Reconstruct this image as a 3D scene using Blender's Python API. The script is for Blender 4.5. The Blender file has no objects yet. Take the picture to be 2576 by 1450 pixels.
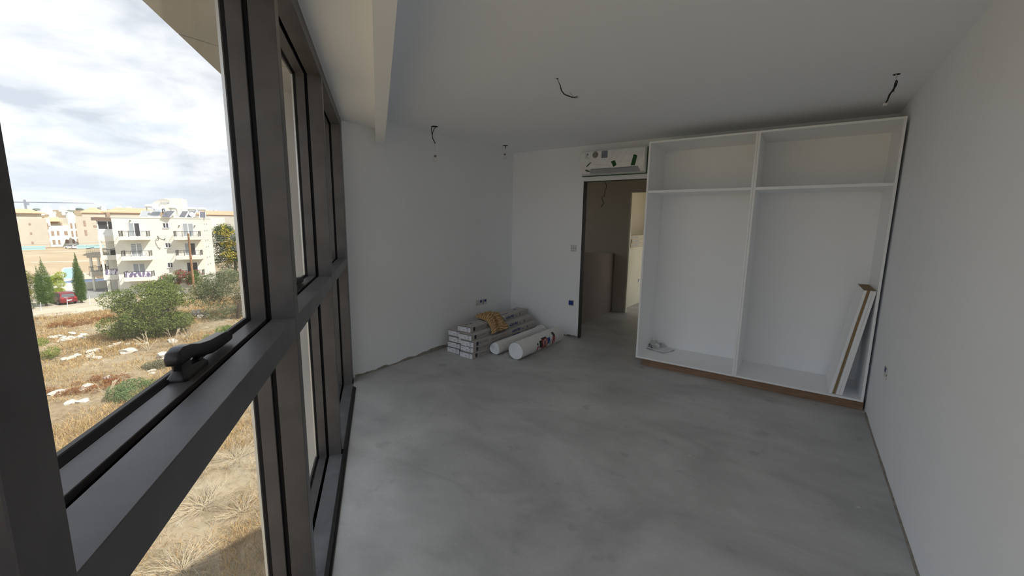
import bpy, bmesh, math, random
import numpy as np
from mathutils import Vector, Matrix
random.seed(7)
rng = np.random.default_rng(7)
S = bpy.context.scene
COL = S.collection
# ------------------------------------------------------------------ camera
YAW, PITCH, ROLL = -0.6104, 0.1557, 0.0147
FPX = 1033.83
cd = bpy.data.cameras.new('camera')
cam = bpy.data.objects.new('camera', cd)
COL.objects.link(cam)
fw = Vector((math.sin(YAW) * math.cos(PITCH), math.cos(YAW) * math.cos(PITCH), -math.sin(PITCH)))
rt = Vector((math.cos(YAW), -math.sin(YAW), 0))
up = rt.cross(fw)
r2 = rt * math.cos(ROLL) + up * math.sin(ROLL)
u2 = -rt * math.sin(ROLL) + up * math.cos(ROLL)
cam.matrix_world = Matrix(((r2.x, u2.x, -fw.x, 0), (r2.y, u2.y, -fw.y, 0), (r2.z, u2.z, -fw.z, 1.58), (0, 0, 0, 1)))
cd.sensor_fit = 'HORIZONTAL'
cd.sensor_width = 36.0
cd.lens = 36.0 * FPX / 2576.0
cd.clip_start = 0.02
cd.clip_end = 6000
S.camera = cam
# ------------------------------------------------------------------ world sky
W = bpy.data.worlds.new('sky')
S.world = W
W.use_nodes = True
nt = W.node_tree
nt.nodes.clear()
def N(tree, typ, **kw):
    n = tree.nodes.new(typ)
    for k, v in kw.items():
        if k.startswith('i_'):
            n.inputs[k[2:].replace('_', ' ')].default_value = v
        else:
            setattr(n, k, v)
    return n
def ramp(tree, stops):
    n = tree.nodes.new('ShaderNodeValToRGB')
    e = n.color_ramp.elements
    while len(e) < len(stops):
        e.new(0.5)
    for el, (p, c) in zip(e, stops):
        el.position = p
        el.color = (c[0], c[1], c[2], 1) if isinstance(c, (tuple, list)) else (c, c, c, 1)
    return n
L = nt.links.new
tc = N(nt, 'ShaderNodeTexCoord')
sx = N(nt, 'ShaderNodeSeparateXYZ')
L(tc.outputs['Generated'], sx.inputs[0])
zc = N(nt, 'ShaderNodeMath', operation='MAXIMUM'); L(sx.outputs['Z'], zc.inputs[0]); zc.inputs[1].default_value = 0.0
za = N(nt, 'ShaderNodeMath', operation='ADD'); L(zc.outputs[0], za.inputs[0]); za.inputs[1].default_value = 0.22
dv = N(nt, 'ShaderNodeVectorMath', operation='DIVIDE'); L(tc.outputs['Generated'], dv.inputs[0])
cz = N(nt, 'ShaderNodeCombineXYZ')
for k in range(3): L(za.outputs[0], cz.inputs[k])
L(cz.outputs[0], dv.inputs[1])
n1 = N(nt, 'ShaderNodeTexNoise', i_Scale=1.15, i_Detail=9.0, i_Roughness=0.56, i_Distortion=0.25); L(dv.outputs[0], n1.inputs['Vector'])
n2 = N(nt, 'ShaderNodeTexNoise', i_Scale=2.6, i_Detail=8.0, i_Roughness=0.55, i_Distortion=0.3); L(dv.outputs[0], n2.inputs['Vector'])
cover = ramp(nt, [(0.33, 0.0), (0.47, 1.0)]); L(n1.outputs['Fac'], cover.inputs[0])
base = ramp(nt, [(0.0, (0.53, 0.575, 0.64)), (0.25, (0.46, 0.56, 0.70)), (0.7, (0.30, 0.47, 0.76))]); L(zc.outputs[0], base.inputs[0])
cc = ramp(nt, [(0.36, (0.46, 0.50, 0.565)), (0.50, (0.66, 0.685, 0.72)), (0.64, (0.86, 0.865, 0.86))]); L(n2.outputs['Fac'], cc.inputs[0])
mx = N(nt, 'ShaderNodeMix', data_type='RGBA'); L(cover.outputs[0], mx.inputs['Factor']); L(base.outputs[0], mx.inputs['A']); L(cc.outputs[0], mx.inputs['B'])
hz = ramp(nt, [(0.0, 0.85), (0.16, 0.0)]); L(zc.outputs[0], hz.inputs[0])
m2 = N(nt, 'ShaderNodeMix', data_type='RGBA'); L(hz.outputs[0], m2.inputs['Factor']); L(mx.outputs['Result'], m2.inputs['A'])
m2.inputs['B'].default_value = (0.56, 0.60, 0.665, 1)
bg = N(nt, 'ShaderNodeBackground', i_Strength=1.0); L(m2.outputs['Result'], bg.inputs[0])
wo = N(nt, 'ShaderNodeOutputWorld'); L(bg.outputs[0], wo.inputs[0])
# ------------------------------------------------------------------ sun
sd = bpy.data.lights.new('sun', 'SUN')
sun = bpy.data.objects.new('sun', sd)
COL.objects.link(sun)
SUN = Vector((0.623, 0.198, 0.755))
sun.rotation_euler = SUN.to_track_quat('Z', 'Y').to_euler()
sd.energy = 4.5
sd.angle = 0.0095
sd.color = (1.0, 0.955, 0.87)
# ------------------------------------------------------------------ exposure
S.view_settings.view_transform = 'Standard'
S.view_settings.look = 'None'
S.view_settings.gamma = 1
S.view_settings.use_curve_mapping = False
S.view_settings.exposure = 0.76
S.cycles.max_bounces = 16
S.cycles.diffuse_bounces = 8
S.cycles.adaptive_threshold = 0.02
S.cycles.transparent_max_bounces = 16
# ------------------------------------------------------------------ materials
MATS = {}
def srgb(r, g, b):
    f = lambda c: (c / 255 / 12.92) if c <= 10 else (((c / 255) + 0.055) / 1.055) ** 2.4
    return (f(r), f(g), f(b))
def mat(name, c1, rough=0.7, metal=0.0, c2=None, scale=4.0, detail=4.0, lo=0.35, hi=0.65, bump=0.0, bscale=60.0, spec=0.4, stretch=None, attr=None):
    m = bpy.data.materials.new(name)
    m.use_nodes = True
    t = m.node_tree
    p = t.nodes['Principled BSDF']
    p.inputs['Roughness'].default_value = rough
    p.inputs['Metallic'].default_value = metal
    p.inputs['Specular IOR Level'].default_value = spec
    p.inputs['Base Color'].default_value = (*c1, 1)
    co = None
    if c2 is not None or bump:
        tcn = N(t, 'ShaderNodeTexCoord')
        co = tcn.outputs['Object']
        if stretch:
            mp = N(t, 'ShaderNodeMapping'); mp.inputs['Scale'].default_value = stretch
            t.links.new(co, mp.inputs[0]); co = mp.outputs[0]
    if c2 is not None:
        nz = N(t, 'ShaderNodeTexNoise', i_Scale=scale, i_Detail=detail, i_Roughness=0.6)
        t.links.new(co, nz.inputs['Vector'])
        rp = ramp(t, [(lo, c1), (hi, c2)])
        t.links.new(nz.outputs['Fac'], rp.inputs[0])
        t.links.new(rp.outputs[0], p.inputs['Base Color'])
    if attr:
        at = N(t, 'ShaderNodeAttribute', attribute_name=attr)
        t.links.new(at.outputs['Color'], p.inputs['Base Color'])
    if bump:
        bz = N(t, 'ShaderNodeTexNoise', i_Scale=bscale, i_Detail=5.0)
        t.links.new(co, bz.inputs['Vector'])
        bp = N(t, 'ShaderNodeBump', i_Strength=bump, i_Distance=0.01)
        t.links.new(bz.outputs['Fac'], bp.inputs['Height'])
        t.links.new(bp.outputs[0], p.inputs['Normal'])
    MATS[name] = m
    return m
PAINT = mat('wall_paint', (0.90, 0.925, 0.96), 0.85, c2=(0.88, 0.905, 0.94), scale=1.1, bump=0.05, bscale=180, spec=0.2)
CEILP = mat('ceiling_paint', (0.895, 0.925, 0.965), 0.9, c2=(0.88, 0.91, 0.95), scale=0.9, bump=0.04, bscale=200, spec=0.2)
ALU = mat('bronze_aluminium', (0.088, 0.083, 0.085), 0.40, 0.25, c2=(0.118, 0.112, 0.115), scale=7, detail=6, bump=0.03, bscale=500, spec=0.5)
ALUT = mat('transom_aluminium', (0.092, 0.090, 0.096), 0.42, 0.25, c2=(0.128, 0.126, 0.134), scale=6, detail=7, bump=0.03, bscale=500, spec=0.5)
ALUD = mat('dusty_aluminium', (0.105, 0.107, 0.113), 0.5, 0.15, c2=(0.17, 0.175, 0.185), scale=5, detail=8, spec=0.5)
RUB = mat('black_gasket', (0.010, 0.010, 0.013), 0.5, spec=0.3)
BLK = mat('black_handle', (0.012, 0.012, 0.016), 0.32, spec=0.5, bump=0.04, bscale=700)
SPACER = mat('pale_spacer', (0.85, 0.88, 0.92), 0.3, 0.6)
FINM = mat('pale_fin_concrete', (0.80, 0.81, 0.81), 0.85, c2=(0.72, 0.725, 0.72), scale=1.3, detail=8, stretch=(1, 1, 0.2))
FCONC = None
WHITE = mat('white_melamine', (0.92, 0.935, 0.95), 0.45, c2=(0.91, 0.925, 0.94), scale=3, spec=0.4)
CARD = mat('grey_carton', (0.50, 0.48, 0.46), 0.75, c2=(0.46, 0.445, 0.43), scale=6)
PAPER = mat('label_paper', (0.78, 0.80, 0.86), 0.6)
PAPER2 = mat('white_paper', (0.75, 0.76, 0.78), 0.6)
NAVY = mat('navy_print', (0.012, 0.014, 0.04), 0.6)
BLUE = mat('blue_print', (0.015, 0.035, 0.22), 0.6)
GREYP = mat('grey_print', (0.10, 0.10, 0.11), 0.6)
LGREYP = mat('light_grey_print', (0.32, 0.33, 0.36), 0.6)
LABP = mat('faint_print', (0.56, 0.57, 0.62), 0.6)
ORAP = mat('orange_print', (0.42, 0.26, 0.10), 0.6)
REDP = mat('red_print', (0.35, 0.025, 0.02), 0.5)
BLUEP = mat('blue_logo_print', (0.015, 0.09, 0.34), 0.5)
FOAM = mat('white_foam', (0.84, 0.85, 0.85), 0.55, c2=(0.79, 0.80, 0.80), scale=12, bump=0.08, bscale=90)
FOAME = mat('foam_end', (0.82, 0.86, 0.90), 0.6, bump=0.15, bscale=60)
OAK = mat('brown_oak_laminate', (0.20, 0.115, 0.065), 0.55, c2=(0.31, 0.19, 0.115), scale=5, detail=6, stretch=(1.2, 12, 14))
CHIP = mat('chipboard', (0.34, 0.24, 0.13), 0.9, c2=(0.22, 0.15, 0.075), scale=90, detail=3)
STEEL = mat('dark_steel_frame', (0.035, 0.034, 0.034), 0.6, c2=(0.06, 0.055, 0.05), scale=9)
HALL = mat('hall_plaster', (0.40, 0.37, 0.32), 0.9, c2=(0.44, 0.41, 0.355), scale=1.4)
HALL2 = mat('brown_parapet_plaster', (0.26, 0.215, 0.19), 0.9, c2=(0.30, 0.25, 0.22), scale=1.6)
CREAM = mat('cream_room_paint', (0.66, 0.63, 0.50), 0.9, c2=(0.60, 0.57, 0.44), scale=2)
KHAKI = mat('khaki_room_paint', (0.56, 0.52, 0.41), 0.9)
SCONC = mat('edge_concrete', (0.22, 0.205, 0.18), 0.95, c2=(0.32, 0.30, 0.26), scale=22, bump=0.5, bscale=70)
CONC = mat('soffit_concrete', (0.56, 0.56, 0.555), 0.85, c2=(0.49, 0.49, 0.485), scale=1.6, detail=8, stretch=(1, 1, 0.25), bump=0.05)
GREEN = mat('green_tape', (0.005, 0.075, 0.012), 0.5)
FILM = mat('white_wrapped_unit', (0.86, 0.875, 0.89), 0.28, c2=(0.78, 0.795, 0.81), scale=7, detail=5, stretch=(1, 1, 2.2), bump=0.35, bscale=16, spec=0.5)
GREYL = mat('grey_louvre', (0.33, 0.34, 0.37), 0.4)
STK1 = mat('sticker_slate', (0.19, 0.20, 0.27), 0.5)
STK2 = mat('sticker_olive', (0.22, 0.22, 0.17), 0.5)
CABLE = mat('black_cable', (0.012, 0.012, 0.013), 0.5)
CABLEG = mat('grey_cable', (0.10, 0.10, 0.10), 0.6)
CONN = mat('clear_connector', (0.62, 0.63, 0.60), 0.35)
BRASS = mat('bulb_cap', (0.19, 0.17, 0.135), 0.5)
HOLE = mat('dark_hole', (0.01, 0.01, 0.01), 0.9)
SOCK = mat('socket_plastic', (0.66, 0.67, 0.66), 0.45)
SOCKB = mat('blue_backbox', (0.012, 0.05, 0.24), 0.5)
def plain_glass():
    m = bpy.data.materials.new('window_glass'); m.use_nodes = True
    t = m.node_tree; t.nodes.clear()
    tr = N(t, 'ShaderNodeBsdfTransparent'); tr.inputs[0].default_value = (0.985, 0.99, 0.99, 1)
    gl = N(t, 'ShaderNodeBsdfGlossy', i_Roughness=0.0); gl.inputs[0].default_value = (1, 1, 1, 1)
    lw = N(t, 'ShaderNodeLayerWeight', i_Blend=0.5)
    pw = N(t, 'ShaderNodeMath', operation='POWER'); t.links.new(lw.outputs['Facing'], pw.inputs[0]); pw.inputs[1].default_value = 5.0
    fr = N(t, 'ShaderNodeMath', operation='MULTIPLY_ADD'); t.links.new(pw.outputs[0], fr.inputs[0]); fr.inputs[1].default_value = 0.45; fr.inputs[2].default_value = 0.02
    mm = N(t, 'ShaderNodeMixShader'); t.links.new(fr.outputs[0], mm.inputs[0]); t.links.new(tr.outputs[0], mm.inputs[1]); t.links.new(gl.outputs[0], mm.inputs[2])
    df = N(t, 'ShaderNodeBsdfTranslucent'); df.inputs[0].default_value = (0.9, 0.88, 0.82, 1)
    tcn = N(t, 'ShaderNodeTexCoord')
    nz = N(t, 'ShaderNodeTexNoise', i_Scale=2.2, i_Detail=6.0); t.links.new(tcn.outputs['Object'], nz.inputs['Vector'])
    rp = ramp(t, [(0.35, 0.012), (0.75, 0.05)]); t.links.new(nz.outputs['Fac'], rp.inputs[0])
    m3 = N(t, 'ShaderNodeMixShader'); t.links.new(rp.outputs[0], m3.inputs[0]); t.links.new(mm.outputs[0], m3.inputs[1]); t.links.new(df.outputs[0], m3.inputs[2])
    o = N(t, 'ShaderNodeOutputMaterial'); t.links.new(m3.outputs[0], o.inputs[0])
    return m
GLASS = plain_glass()
def clear_film(name, op):
    m = bpy.data.materials.new(name); m.use_nodes = True
    t = m.node_tree; t.nodes.clear()
    tr = N(t, 'ShaderNodeBsdfTransparent'); df = N(t, 'ShaderNodeBsdfPrincipled'); df.inputs['Base Color'].default_value = (0.8, 0.8, 0.8, 1); df.inputs['Roughness'].default_value = 0.3
    mm = N(t, 'ShaderNodeMixShader'); mm.inputs[0].default_value = op
    t.links.new(tr.outputs[0], mm.inputs[1]); t.links.new(df.outputs[0], mm.inputs[2])
    o = N(t, 'ShaderNodeOutputMaterial'); t.links.new(mm.outputs[0], o.inputs[0])
    return m
POLY = clear_film('clear_polythene', 0.22)
BULB = clear_film('bulb_glass', 0.45)
def floor_mat():
    m = bpy.data.materials.new('concrete_floor'); m.use_nodes = True
    t = m.node_tree; p = t.nodes['Principled BSDF']; l = t.links.new
    tcn = N(t, 'ShaderNodeTexCoord'); co = tcn.outputs['Object']
    a = N(t, 'ShaderNodeTexNoise', i_Scale=1.1, i_Detail=8.0, i_Roughness=0.62, i_Distortion=0.6); l(co, a.inputs['Vector'])
    ra = ramp(t, [(0.30, (0.37, 0.373, 0.373)), (0.52, (0.485, 0.488, 0.487)), (0.70, (0.57, 0.572, 0.57))]); l(a.outputs['Fac'], ra.inputs[0])
    mp = N(t, 'ShaderNodeMapping'); mp.inputs['Rotation'].default_value = (0, 0, 0.9); mp.inputs['Scale'].default_value = (0.9, 2.0, 1); l(co, mp.inputs[0])
    b = N(t, 'ShaderNodeTexNoise', i_Scale=1.5, i_Detail=7.0, i_Roughness=0.6, i_Distortion=0.8); l(mp.outputs[0], b.inputs['Vector'])
    rb = ramp(t, [(0.36, (0.86, 0.86, 0.86)), (0.5, (1, 1, 1)), (0.68, (1.08, 1.08, 1.08))]); l(b.outputs['Fac'], rb.inputs[0])
    mu = N(t, 'ShaderNodeMix', data_type='RGBA', blend_type='MULTIPLY'); mu.inputs['Factor'].default_value = 1; l(ra.outputs[0], mu.inputs['A']); l(rb.outputs[0], mu.inputs['B'])
    # dark damp blotches of small size
    c = N(t, 'ShaderNodeTexNoise', i_Scale=5.5, i_Detail=3.0, i_Roughness=0.5); l(co, c.inputs['Vector'])
    rc = ramp(t, [(0.27, (0.80, 0.80, 0.80)), (0.36, (1, 1, 1))]); l(c.outputs['Fac'], rc.inputs[0])
    mu2 = N(t, 'ShaderNodeMix', data_type='RGBA', blend_type='MULTIPLY'); mu2.inputs['Factor'].default_value = 1; l(mu.outputs['Result'], mu2.inputs['A']); l(rc.outputs[0], mu2.inputs['B'])
    # plaster specks
    v = N(t, 'ShaderNodeTexVoronoi', i_Scale=3.2); l(co, v.inputs['Vector'])
    dn = N(t, 'ShaderNodeTexNoise', i_Scale=40.0, i_Detail=3.0); l(co, dn.inputs['Vector'])
    ad = N(t, 'ShaderNodeMath', operation='MULTIPLY_ADD'); l(dn.outputs['Fac'], ad.inputs[0]); ad.inputs[1].default_value = 0.09; l(v.outputs['Distance'], ad.inputs[2])
    rv = ramp(t, [(0.073, 1.0), (0.088, 0.0)]); l(ad.outputs[0], rv.inputs[0])
    mw = N(t, 'ShaderNodeMix', data_type='RGBA'); l(rv.outputs[0], mw.inputs['Factor']); l(mu2.outputs['Result'], mw.inputs['A']); mw.inputs['B'].default_value = (0.56, 0.56, 0.55, 1)
    l(mw.outputs['Result'], p.inputs['Base Color'])
    rr = ramp(t, [(0.3, 0.42), (0.7, 0.62)]); l(b.outputs['Fac'], rr.inputs[0]); l(rr.outputs[0], p.inputs['Roughness'])
    p.inputs['Specular IOR Level'].default_value = 0.45
    bz = N(t, 'ShaderNodeTexNoise', i_Scale=35.0, i_Detail=6.0); l(co, bz.inputs['Vector'])
    bp = N(t, 'ShaderNodeBump', i_Strength=0.12, i_Distance=0.01); l(bz.outputs['Fac'], bp.inputs['Height']); l(bp.outputs[0], p.inputs['Normal'])
    return m
FCONC = floor_mat()
# ------------------------------------------------------------------ mesh helpers
class MB:
    """collects simple solids and links them as ONE mesh object"""
    def __init__(s): s.v = []; s.f = []; s.mi = []
    def add(s, vs, fs, mi=0):
        o = len(s.v); s.v += [tuple(v) for v in vs]; s.f += [tuple(i + o for i in f) for f in fs]; s.mi += [mi] * len(fs); return s
    def box(s, x0, x1, y0, y1, z0, z1, mi=0):
        return s.add([(x0, y0, z0), (x1, y0, z0), (x1, y1, z0), (x0, y1, z0), (x0, y0, z1), (x1, y0, z1), (x1, y1, z1), (x0, y1, z1)],
                     [(0, 3, 2, 1), (4, 5, 6, 7), (0, 1, 5, 4), (1, 2, 6, 5), (2, 3, 7, 6), (3, 0, 4, 7)], mi)
    def hexa(s, p, mi=0):       # 4 bottom then 4 top points
        return s.add(p, [(0, 3, 2, 1), (4, 5, 6, 7), (0, 1, 5, 4), (1, 2, 6, 5), (2, 3, 7, 6), (3, 0, 4, 7)], mi)
    def prism(s, poly, axis, a, b, mi=0):   # poly of 2D points extruded along axis from a to b
        n = len(poly)
        def P(q, w):
            return {'x': (w, q[0], q[1]), 'y': (q[0], w, q[1]), 'z': (q[0], q[1], w)}[axis]
        vs = [P(q, a) for q in poly] + [P(q, b) for q in poly]
        fs = [tuple(range(n - 1, -1, -1)), tuple(range(n, 2 * n))] + [(i, (i + 1) % n, n + (i + 1) % n, n + i) for i in range(n)]
        return s.add(vs, fs, mi)
    def ring(s, x0, x1, o, i0, i1=None):   # frame in the y,z plane; o outer (y0,y1,z0,z1), i0 inner at x0, i1 inner at x1
        i1 = i1 or i0
        q = lambda x, r: [(x, r[0], r[2]), (x, r[1], r[2]), (x, r[1], r[3]), (x, r[0], r[3])]
        vs = q(x0, o) + q(x1, o) + q(x0, i0) + q(x1, i1)
        fs = []
        for k in range(4):
            j = (k + 1) % 4
            fs += [(k, j, 4 + j, 4 + k), (8 + k, 12 + k, 12 + j, 8 + j), (k, 8 + k, 8 + j, j), (4 + k, 4 + j, 12 + j, 12 + k)]
        return s.add(vs, fs)
    def tube(s, pts, r, n=8, mi=0, cap=True):
        pts = [Vector(p) for p in pts]
        m = len(pts); vs = []
        rr = r if isinstance(r, (list, tuple)) else [r] * m
        ref = None
        for k, p in enumerate(pts):
            t = (pts[min(k + 1, m - 1)] - pts[max(k - 1, 0)]).normalized()
            if ref is None or abs(ref.dot(t)) > 0.95:
                ref = Vector((0, 0, 1)) if abs(t.z) < 0.9 else Vector((1, 0, 0))
            a = (ref - t * ref.dot(t)).normalized(); b = t.cross(a); ref = a
            for q in range(n):
                w = 2 * math.pi * q / n
                vs.append(p + (a * math.cos(w) + b * math.sin(w)) * rr[k])
        fs = [(k * n + q, k * n + (q + 1) % n, (k + 1) * n + (q + 1) % n, (k + 1) * n + q) for k in range(m - 1) for q in range(n)]
        if cap: fs += [tuple(range(n - 1, -1, -1)), tuple(range((m - 1) * n, m * n))]
        return s.add(vs, fs, mi)
    def lathe(s, prof, c=(0, 0, 0), axis='z', n=24, mi=0):   # prof: (radius, height)
        vs = []
        for r, hh in prof:
            for q in range(n):
                w = 2 * math.pi * q / n
                a, b = r * math.cos(w), r * math.sin(w)
                p = {'z': (a, b, hh), 'y': (a, hh, b), 'x': (hh, a, b)}[axis]
                vs.append((p[0] + c[0], p[1] + c[1], p[2] + c[2]))
        m = len(prof)
        fs = [(k * n + q, k * n + (q + 1) % n, (k + 1) * n + (q + 1) % n, (k + 1) * n + q) for k in range(m - 1) for q in range(n)]
        fs += [tuple(range(n)), tuple(range((m - 1) * n, m * n))]
        return s.add(vs, fs, mi)
    def build(s, name, m, parent=None, bevel=0.0, smooth=False, seg=2):
        me = bpy.data.meshes.new(name)
        me.from_pydata(s.v, [], s.f); me.validate()
        for q in (m if isinstance(m, (list, tuple)) else [m]): me.materials.append(q)
        if len(s.mi) == len(me.polygons): me.polygons.foreach_set('material_index', s.mi)
        bm = bmesh.new(); bm.from_mesh(me); bmesh.ops.recalc_face_normals(bm, faces=bm.faces)
        if bevel:
            es = [e for e in bm.edges if len(e.link_faces) == 2 and e.calc_face_angle(0) > 0.5]
            bmesh.ops.bevel(bm, geom=es, offset=bevel, segments=seg, profile=0.6, affect='EDGES', clamp_overlap=True)
        bm.to_mesh(me); bm.free()
        if smooth: smooth_by_angle(me)
        o = bpy.data.objects.new(name, me); COL.objects.link(o)
        if parent is not None: o.parent = parent
        return o
def smooth_by_angle(me, ang=0.7):
    me.polygons.foreach_set('use_smooth', [True] * len(me.polygons))
    bm = bmesh.new(); bm.from_mesh(me)
    for e in bm.edges:
        e.smooth = not (len(e.link_faces) == 2 and e.calc_face_angle(0) > ang)
    bm.to_mesh(me); bm.free()
def big_mesh(name, verts, faces, m, parent=None, col=None):
    """verts (n,3) array, faces (k,4) or (k,3) array, col (n,3) optional point colours"""
    me = bpy.data.meshes.new(name)
    k, w = faces.shape
    me.vertices.add(len(verts)); me.vertices.foreach_set('co', np.asarray(verts, np.float32).ravel())
    me.loops.add(k * w); me.loops.foreach_set('vertex_index', np.asarray(faces, np.int32).ravel())
    me.polygons.add(k); me.polygons.foreach_set('loop_start', np.arange(0, k * w, w, dtype=np.int32))
    me.polygons.foreach_set('loop_total', np.full(k, w, np.int32))
    me.update(calc_edges=True)
    if col is not None:
        at = me.color_attributes.new('Col', 'FLOAT_COLOR', 'POINT')
        at.data.foreach_set('color', np.concatenate([col, np.ones((len(col), 1))], 1).astype(np.float32).ravel())
    me.materials.append(m)
    o = bpy.data.objects.new(name, me); COL.objects.link(o)
    if parent is not None: o.parent = parent
    return o
def tag(o, label, cat, group=None, kind=None):
    o['label'] = label; o['category'] = cat
    if group: o['group'] = group
    if kind: o['kind'] = kind
    return o
def empty(name, loc=(0, 0, 0), rz=0.0):
    o = bpy.data.objects.new(name, None); COL.objects.link(o); o.location = loc; o.rotation_euler = (0, 0, rz); o.empty_display_size = 0.1
    return o
def thing(name, label, cat, loc=(0, 0, 0), rz=0.0, group=None):
    return tag(empty(name, loc, rz), label, cat, group)
def struct(o, label=None, cat=None):
    o['kind'] = 'structure'
    if label: o['label'] = label
    if cat: o['category'] = cat
    return o
def kids(o): return [c for c in COL.objects if c.parent == o]
def copy_tree(o, parent=None):
    c = o.copy(); COL.objects.link(c)
    if parent is not None: c.parent = parent
    for ch in kids(o): copy_tree(ch, c)
    return c
def text(body, size, m, parent, loc, rot, name='lettering', bold=0.0, sx=1.0, align='LEFT', shear=0.0):
    cu = bpy.data.curves.new(name, 'FONT'); cu.body = body; cu.size = size; cu.offset = bold; cu.resolution_u = 3; cu.extrude = 0.0004
    cu.align_x = align; cu.shear = shear
    cu.materials.append(m)
    tmp = bpy.data.objects.new('tmp', cu); COL.objects.link(tmp)
    dg = bpy.context.evaluated_depsgraph_get()
    me = bpy.data.meshes.new_from_object(tmp.evaluated_get(dg))
    bpy.data.objects.remove(tmp); bpy.data.curves.remove(cu)
    me.name = name
    o = bpy.data.objects.new(name, me); COL.objects.link(o); o.parent = parent
    o.location = loc; o.rotation_euler = rot; o.scale = (sx, 1, 1)
    return o
# ------------------------------------------------------------------ room frame of reference
PHI = math.radians(53.0)                       # the window wall runs at 53 degrees to the room
NX, NY = math.cos(PHI), math.sin(PHI)          # normal of the window wall, into the room
DX, DY = -math.sin(PHI), math.cos(PHI)         # along the window wall
def wp(n, s): return (n * NX + s * DX, n * NY + s * DY)
XL, XR, YB, ZC = -3.606, 0.598, 5.141, 2.601
def s_at_x(x, n): return (n * NX - x) / (-DX)
FN = -0.28
pA = wp(FN, s_at_x(XR, FN)); pB = wp(FN, s_at_x(XL, FN))
# floor
b = MB(); b.prism([pA, (XR, YB), (XL, YB), pB], 'z', -0.25, 0.0)
struct(b.build('floor', FCONC), 'bare grey concrete screed floor of the unfinished room', 'floor')
# ceiling and window recess ceiling
q0 = wp(0.09, s_at_x(XR + .2, 0.09)); q1 = wp(0.09, s_at_x(XL - .2, 0.09))
b = MB(); b.prism([q0, (XR + .2, YB), (XL - .2, YB), q1], 'z', ZC, 2.95)
ceil_o = struct(b.build('ceiling', CEILP), 'white painted flat ceiling over the room', 'ceiling')
r0 = wp(-0.29, s_at_x(XR + .2, -0.29)); r1 = wp(-0.29, s_at_x(XL - .2, -0.29))
b = MB(); b.prism([r0, wp(0.09, s_at_x(XR + .2, .09)), wp(0.09, s_at_x(XL - .2, .09)), r1], 'z', 2.50, 2.95)
b.build('recess_ceiling', CEILP, ceil_o)
# dropped pelmet panel parallel to the window
P = lambda n, x: wp(n, s_at_x(x, n))
b = MB(); b.prism([P(.008, XR), P(.093, XR), P(.093, XL), P(.008, XL)], 'z', 2.348, 2.7)
struct(b.build('trim_2', PAINT), 'white dropped pelmet panel running below the ceiling along the windows', 'pelmet')
# walls
yl0 = wp(-0.29, s_at_x(XL, -0.29))[1]
b = MB(); b.box(XL - .25, XL, yl0 - .25, YB + .07, -0.3, ZC + .3)
struct(b.build('wall_left', PAINT), 'white plastered wall at the far left behind the flooring cartons', 'wall')
b = MB(); b.box(XR, XR + .2, -1.6, YB + .07, -0.3, ZC + .3)
struct(b.build('wall_right', PAINT), 'white plastered wall on the right beside the wardrobe', 'wall')
b = MB()
b.box(XL, -2.449, YB, YB + .07, -.3, ZC + .3); b.box(-2.449, -1.52, YB, YB + .07, 2.146, ZC + .3); b.box(-1.52, XR, YB, YB + .07, -.3, ZC + .3)
struct(b.build('wall_back', PAINT), 'white plastered back wall with the open doorway', 'wall')
# raw concrete strip where plaster stops short of the floor
def ragged(name, p0, p1, nrm, h0, h1, seed, lab):
    r = random.Random(seed); n = 46; vs = []; fs = []
    hh = 0.5 * (h0 + h1)
    for k in range(n + 1):
        t = k / n
        hh = min(h1, max(h0, hh + r.uniform(-.007, .007) + (r.uniform(-.016, .016) if r.random() < .14 else 0)))
        x = p0[0] + (p1[0] - p0[0]) * t; y = p0[1] + (p1[1] - p0[1]) * t
        e = 0.004 + r.uniform(0, .002)
        vs += [(x, y, 0.0), (x + nrm[0] * (e + .006), y + nrm[1] * (e + .006), 0.0), (x + nrm[0] * e, y + nrm[1] * e, hh), (x, y, hh + .003)]
        if k: o = 4 * (k - 1); fs += [(o + j, o + 4 + j, o + 5 + j, o + 1 + j) for j in range(3)]
    m = MB(); m.add(vs, fs)
    struct(m.build(name, SCONC), lab, 'baseboard')
ragged('baseboard_left', (XL, yl0 + .02), (XL, 4.0), (1, 0), .006, .042, 3, 'ragged raw concrete edge under the left wall plaster')
ragged('baseboard_back', (-2.95, YB), (-2.46, YB), (0, -1), .012, .035, 5, 'ragged raw concrete edge under the plaster left of the doorway')
ragged('baseboard_right', (XR, 4.5), (XR, 0.2), (-1, 0), .003, .024, 9, 'ragged raw concrete edge under the right wall plaster')
# door: dark steel subframe, no leaf
d1 = struct(empty('door_1', (-2.449, YB, 0)), 'open doorway with a dark steel subframe left of the wardrobe', 'doorway')
b = MB(); b.box(0, .012, 0.002, .072, 0, 2.146); b.box(-.006, .012, -.004, .006, 0, 2.15); b.build('door_jamb', STEEL, d1)
b = MB(); b.box(.90, .929, 0.002, .072, 0, 2.146); b.build('door_jamb', STEEL, d1)
b = MB(); b.box(.012, .90, 0.004, .072, 2.141, 2.146); b.build('lintel_shade', STEEL, d1)  # dark strip put in for the shade on the lintel's underside
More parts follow.
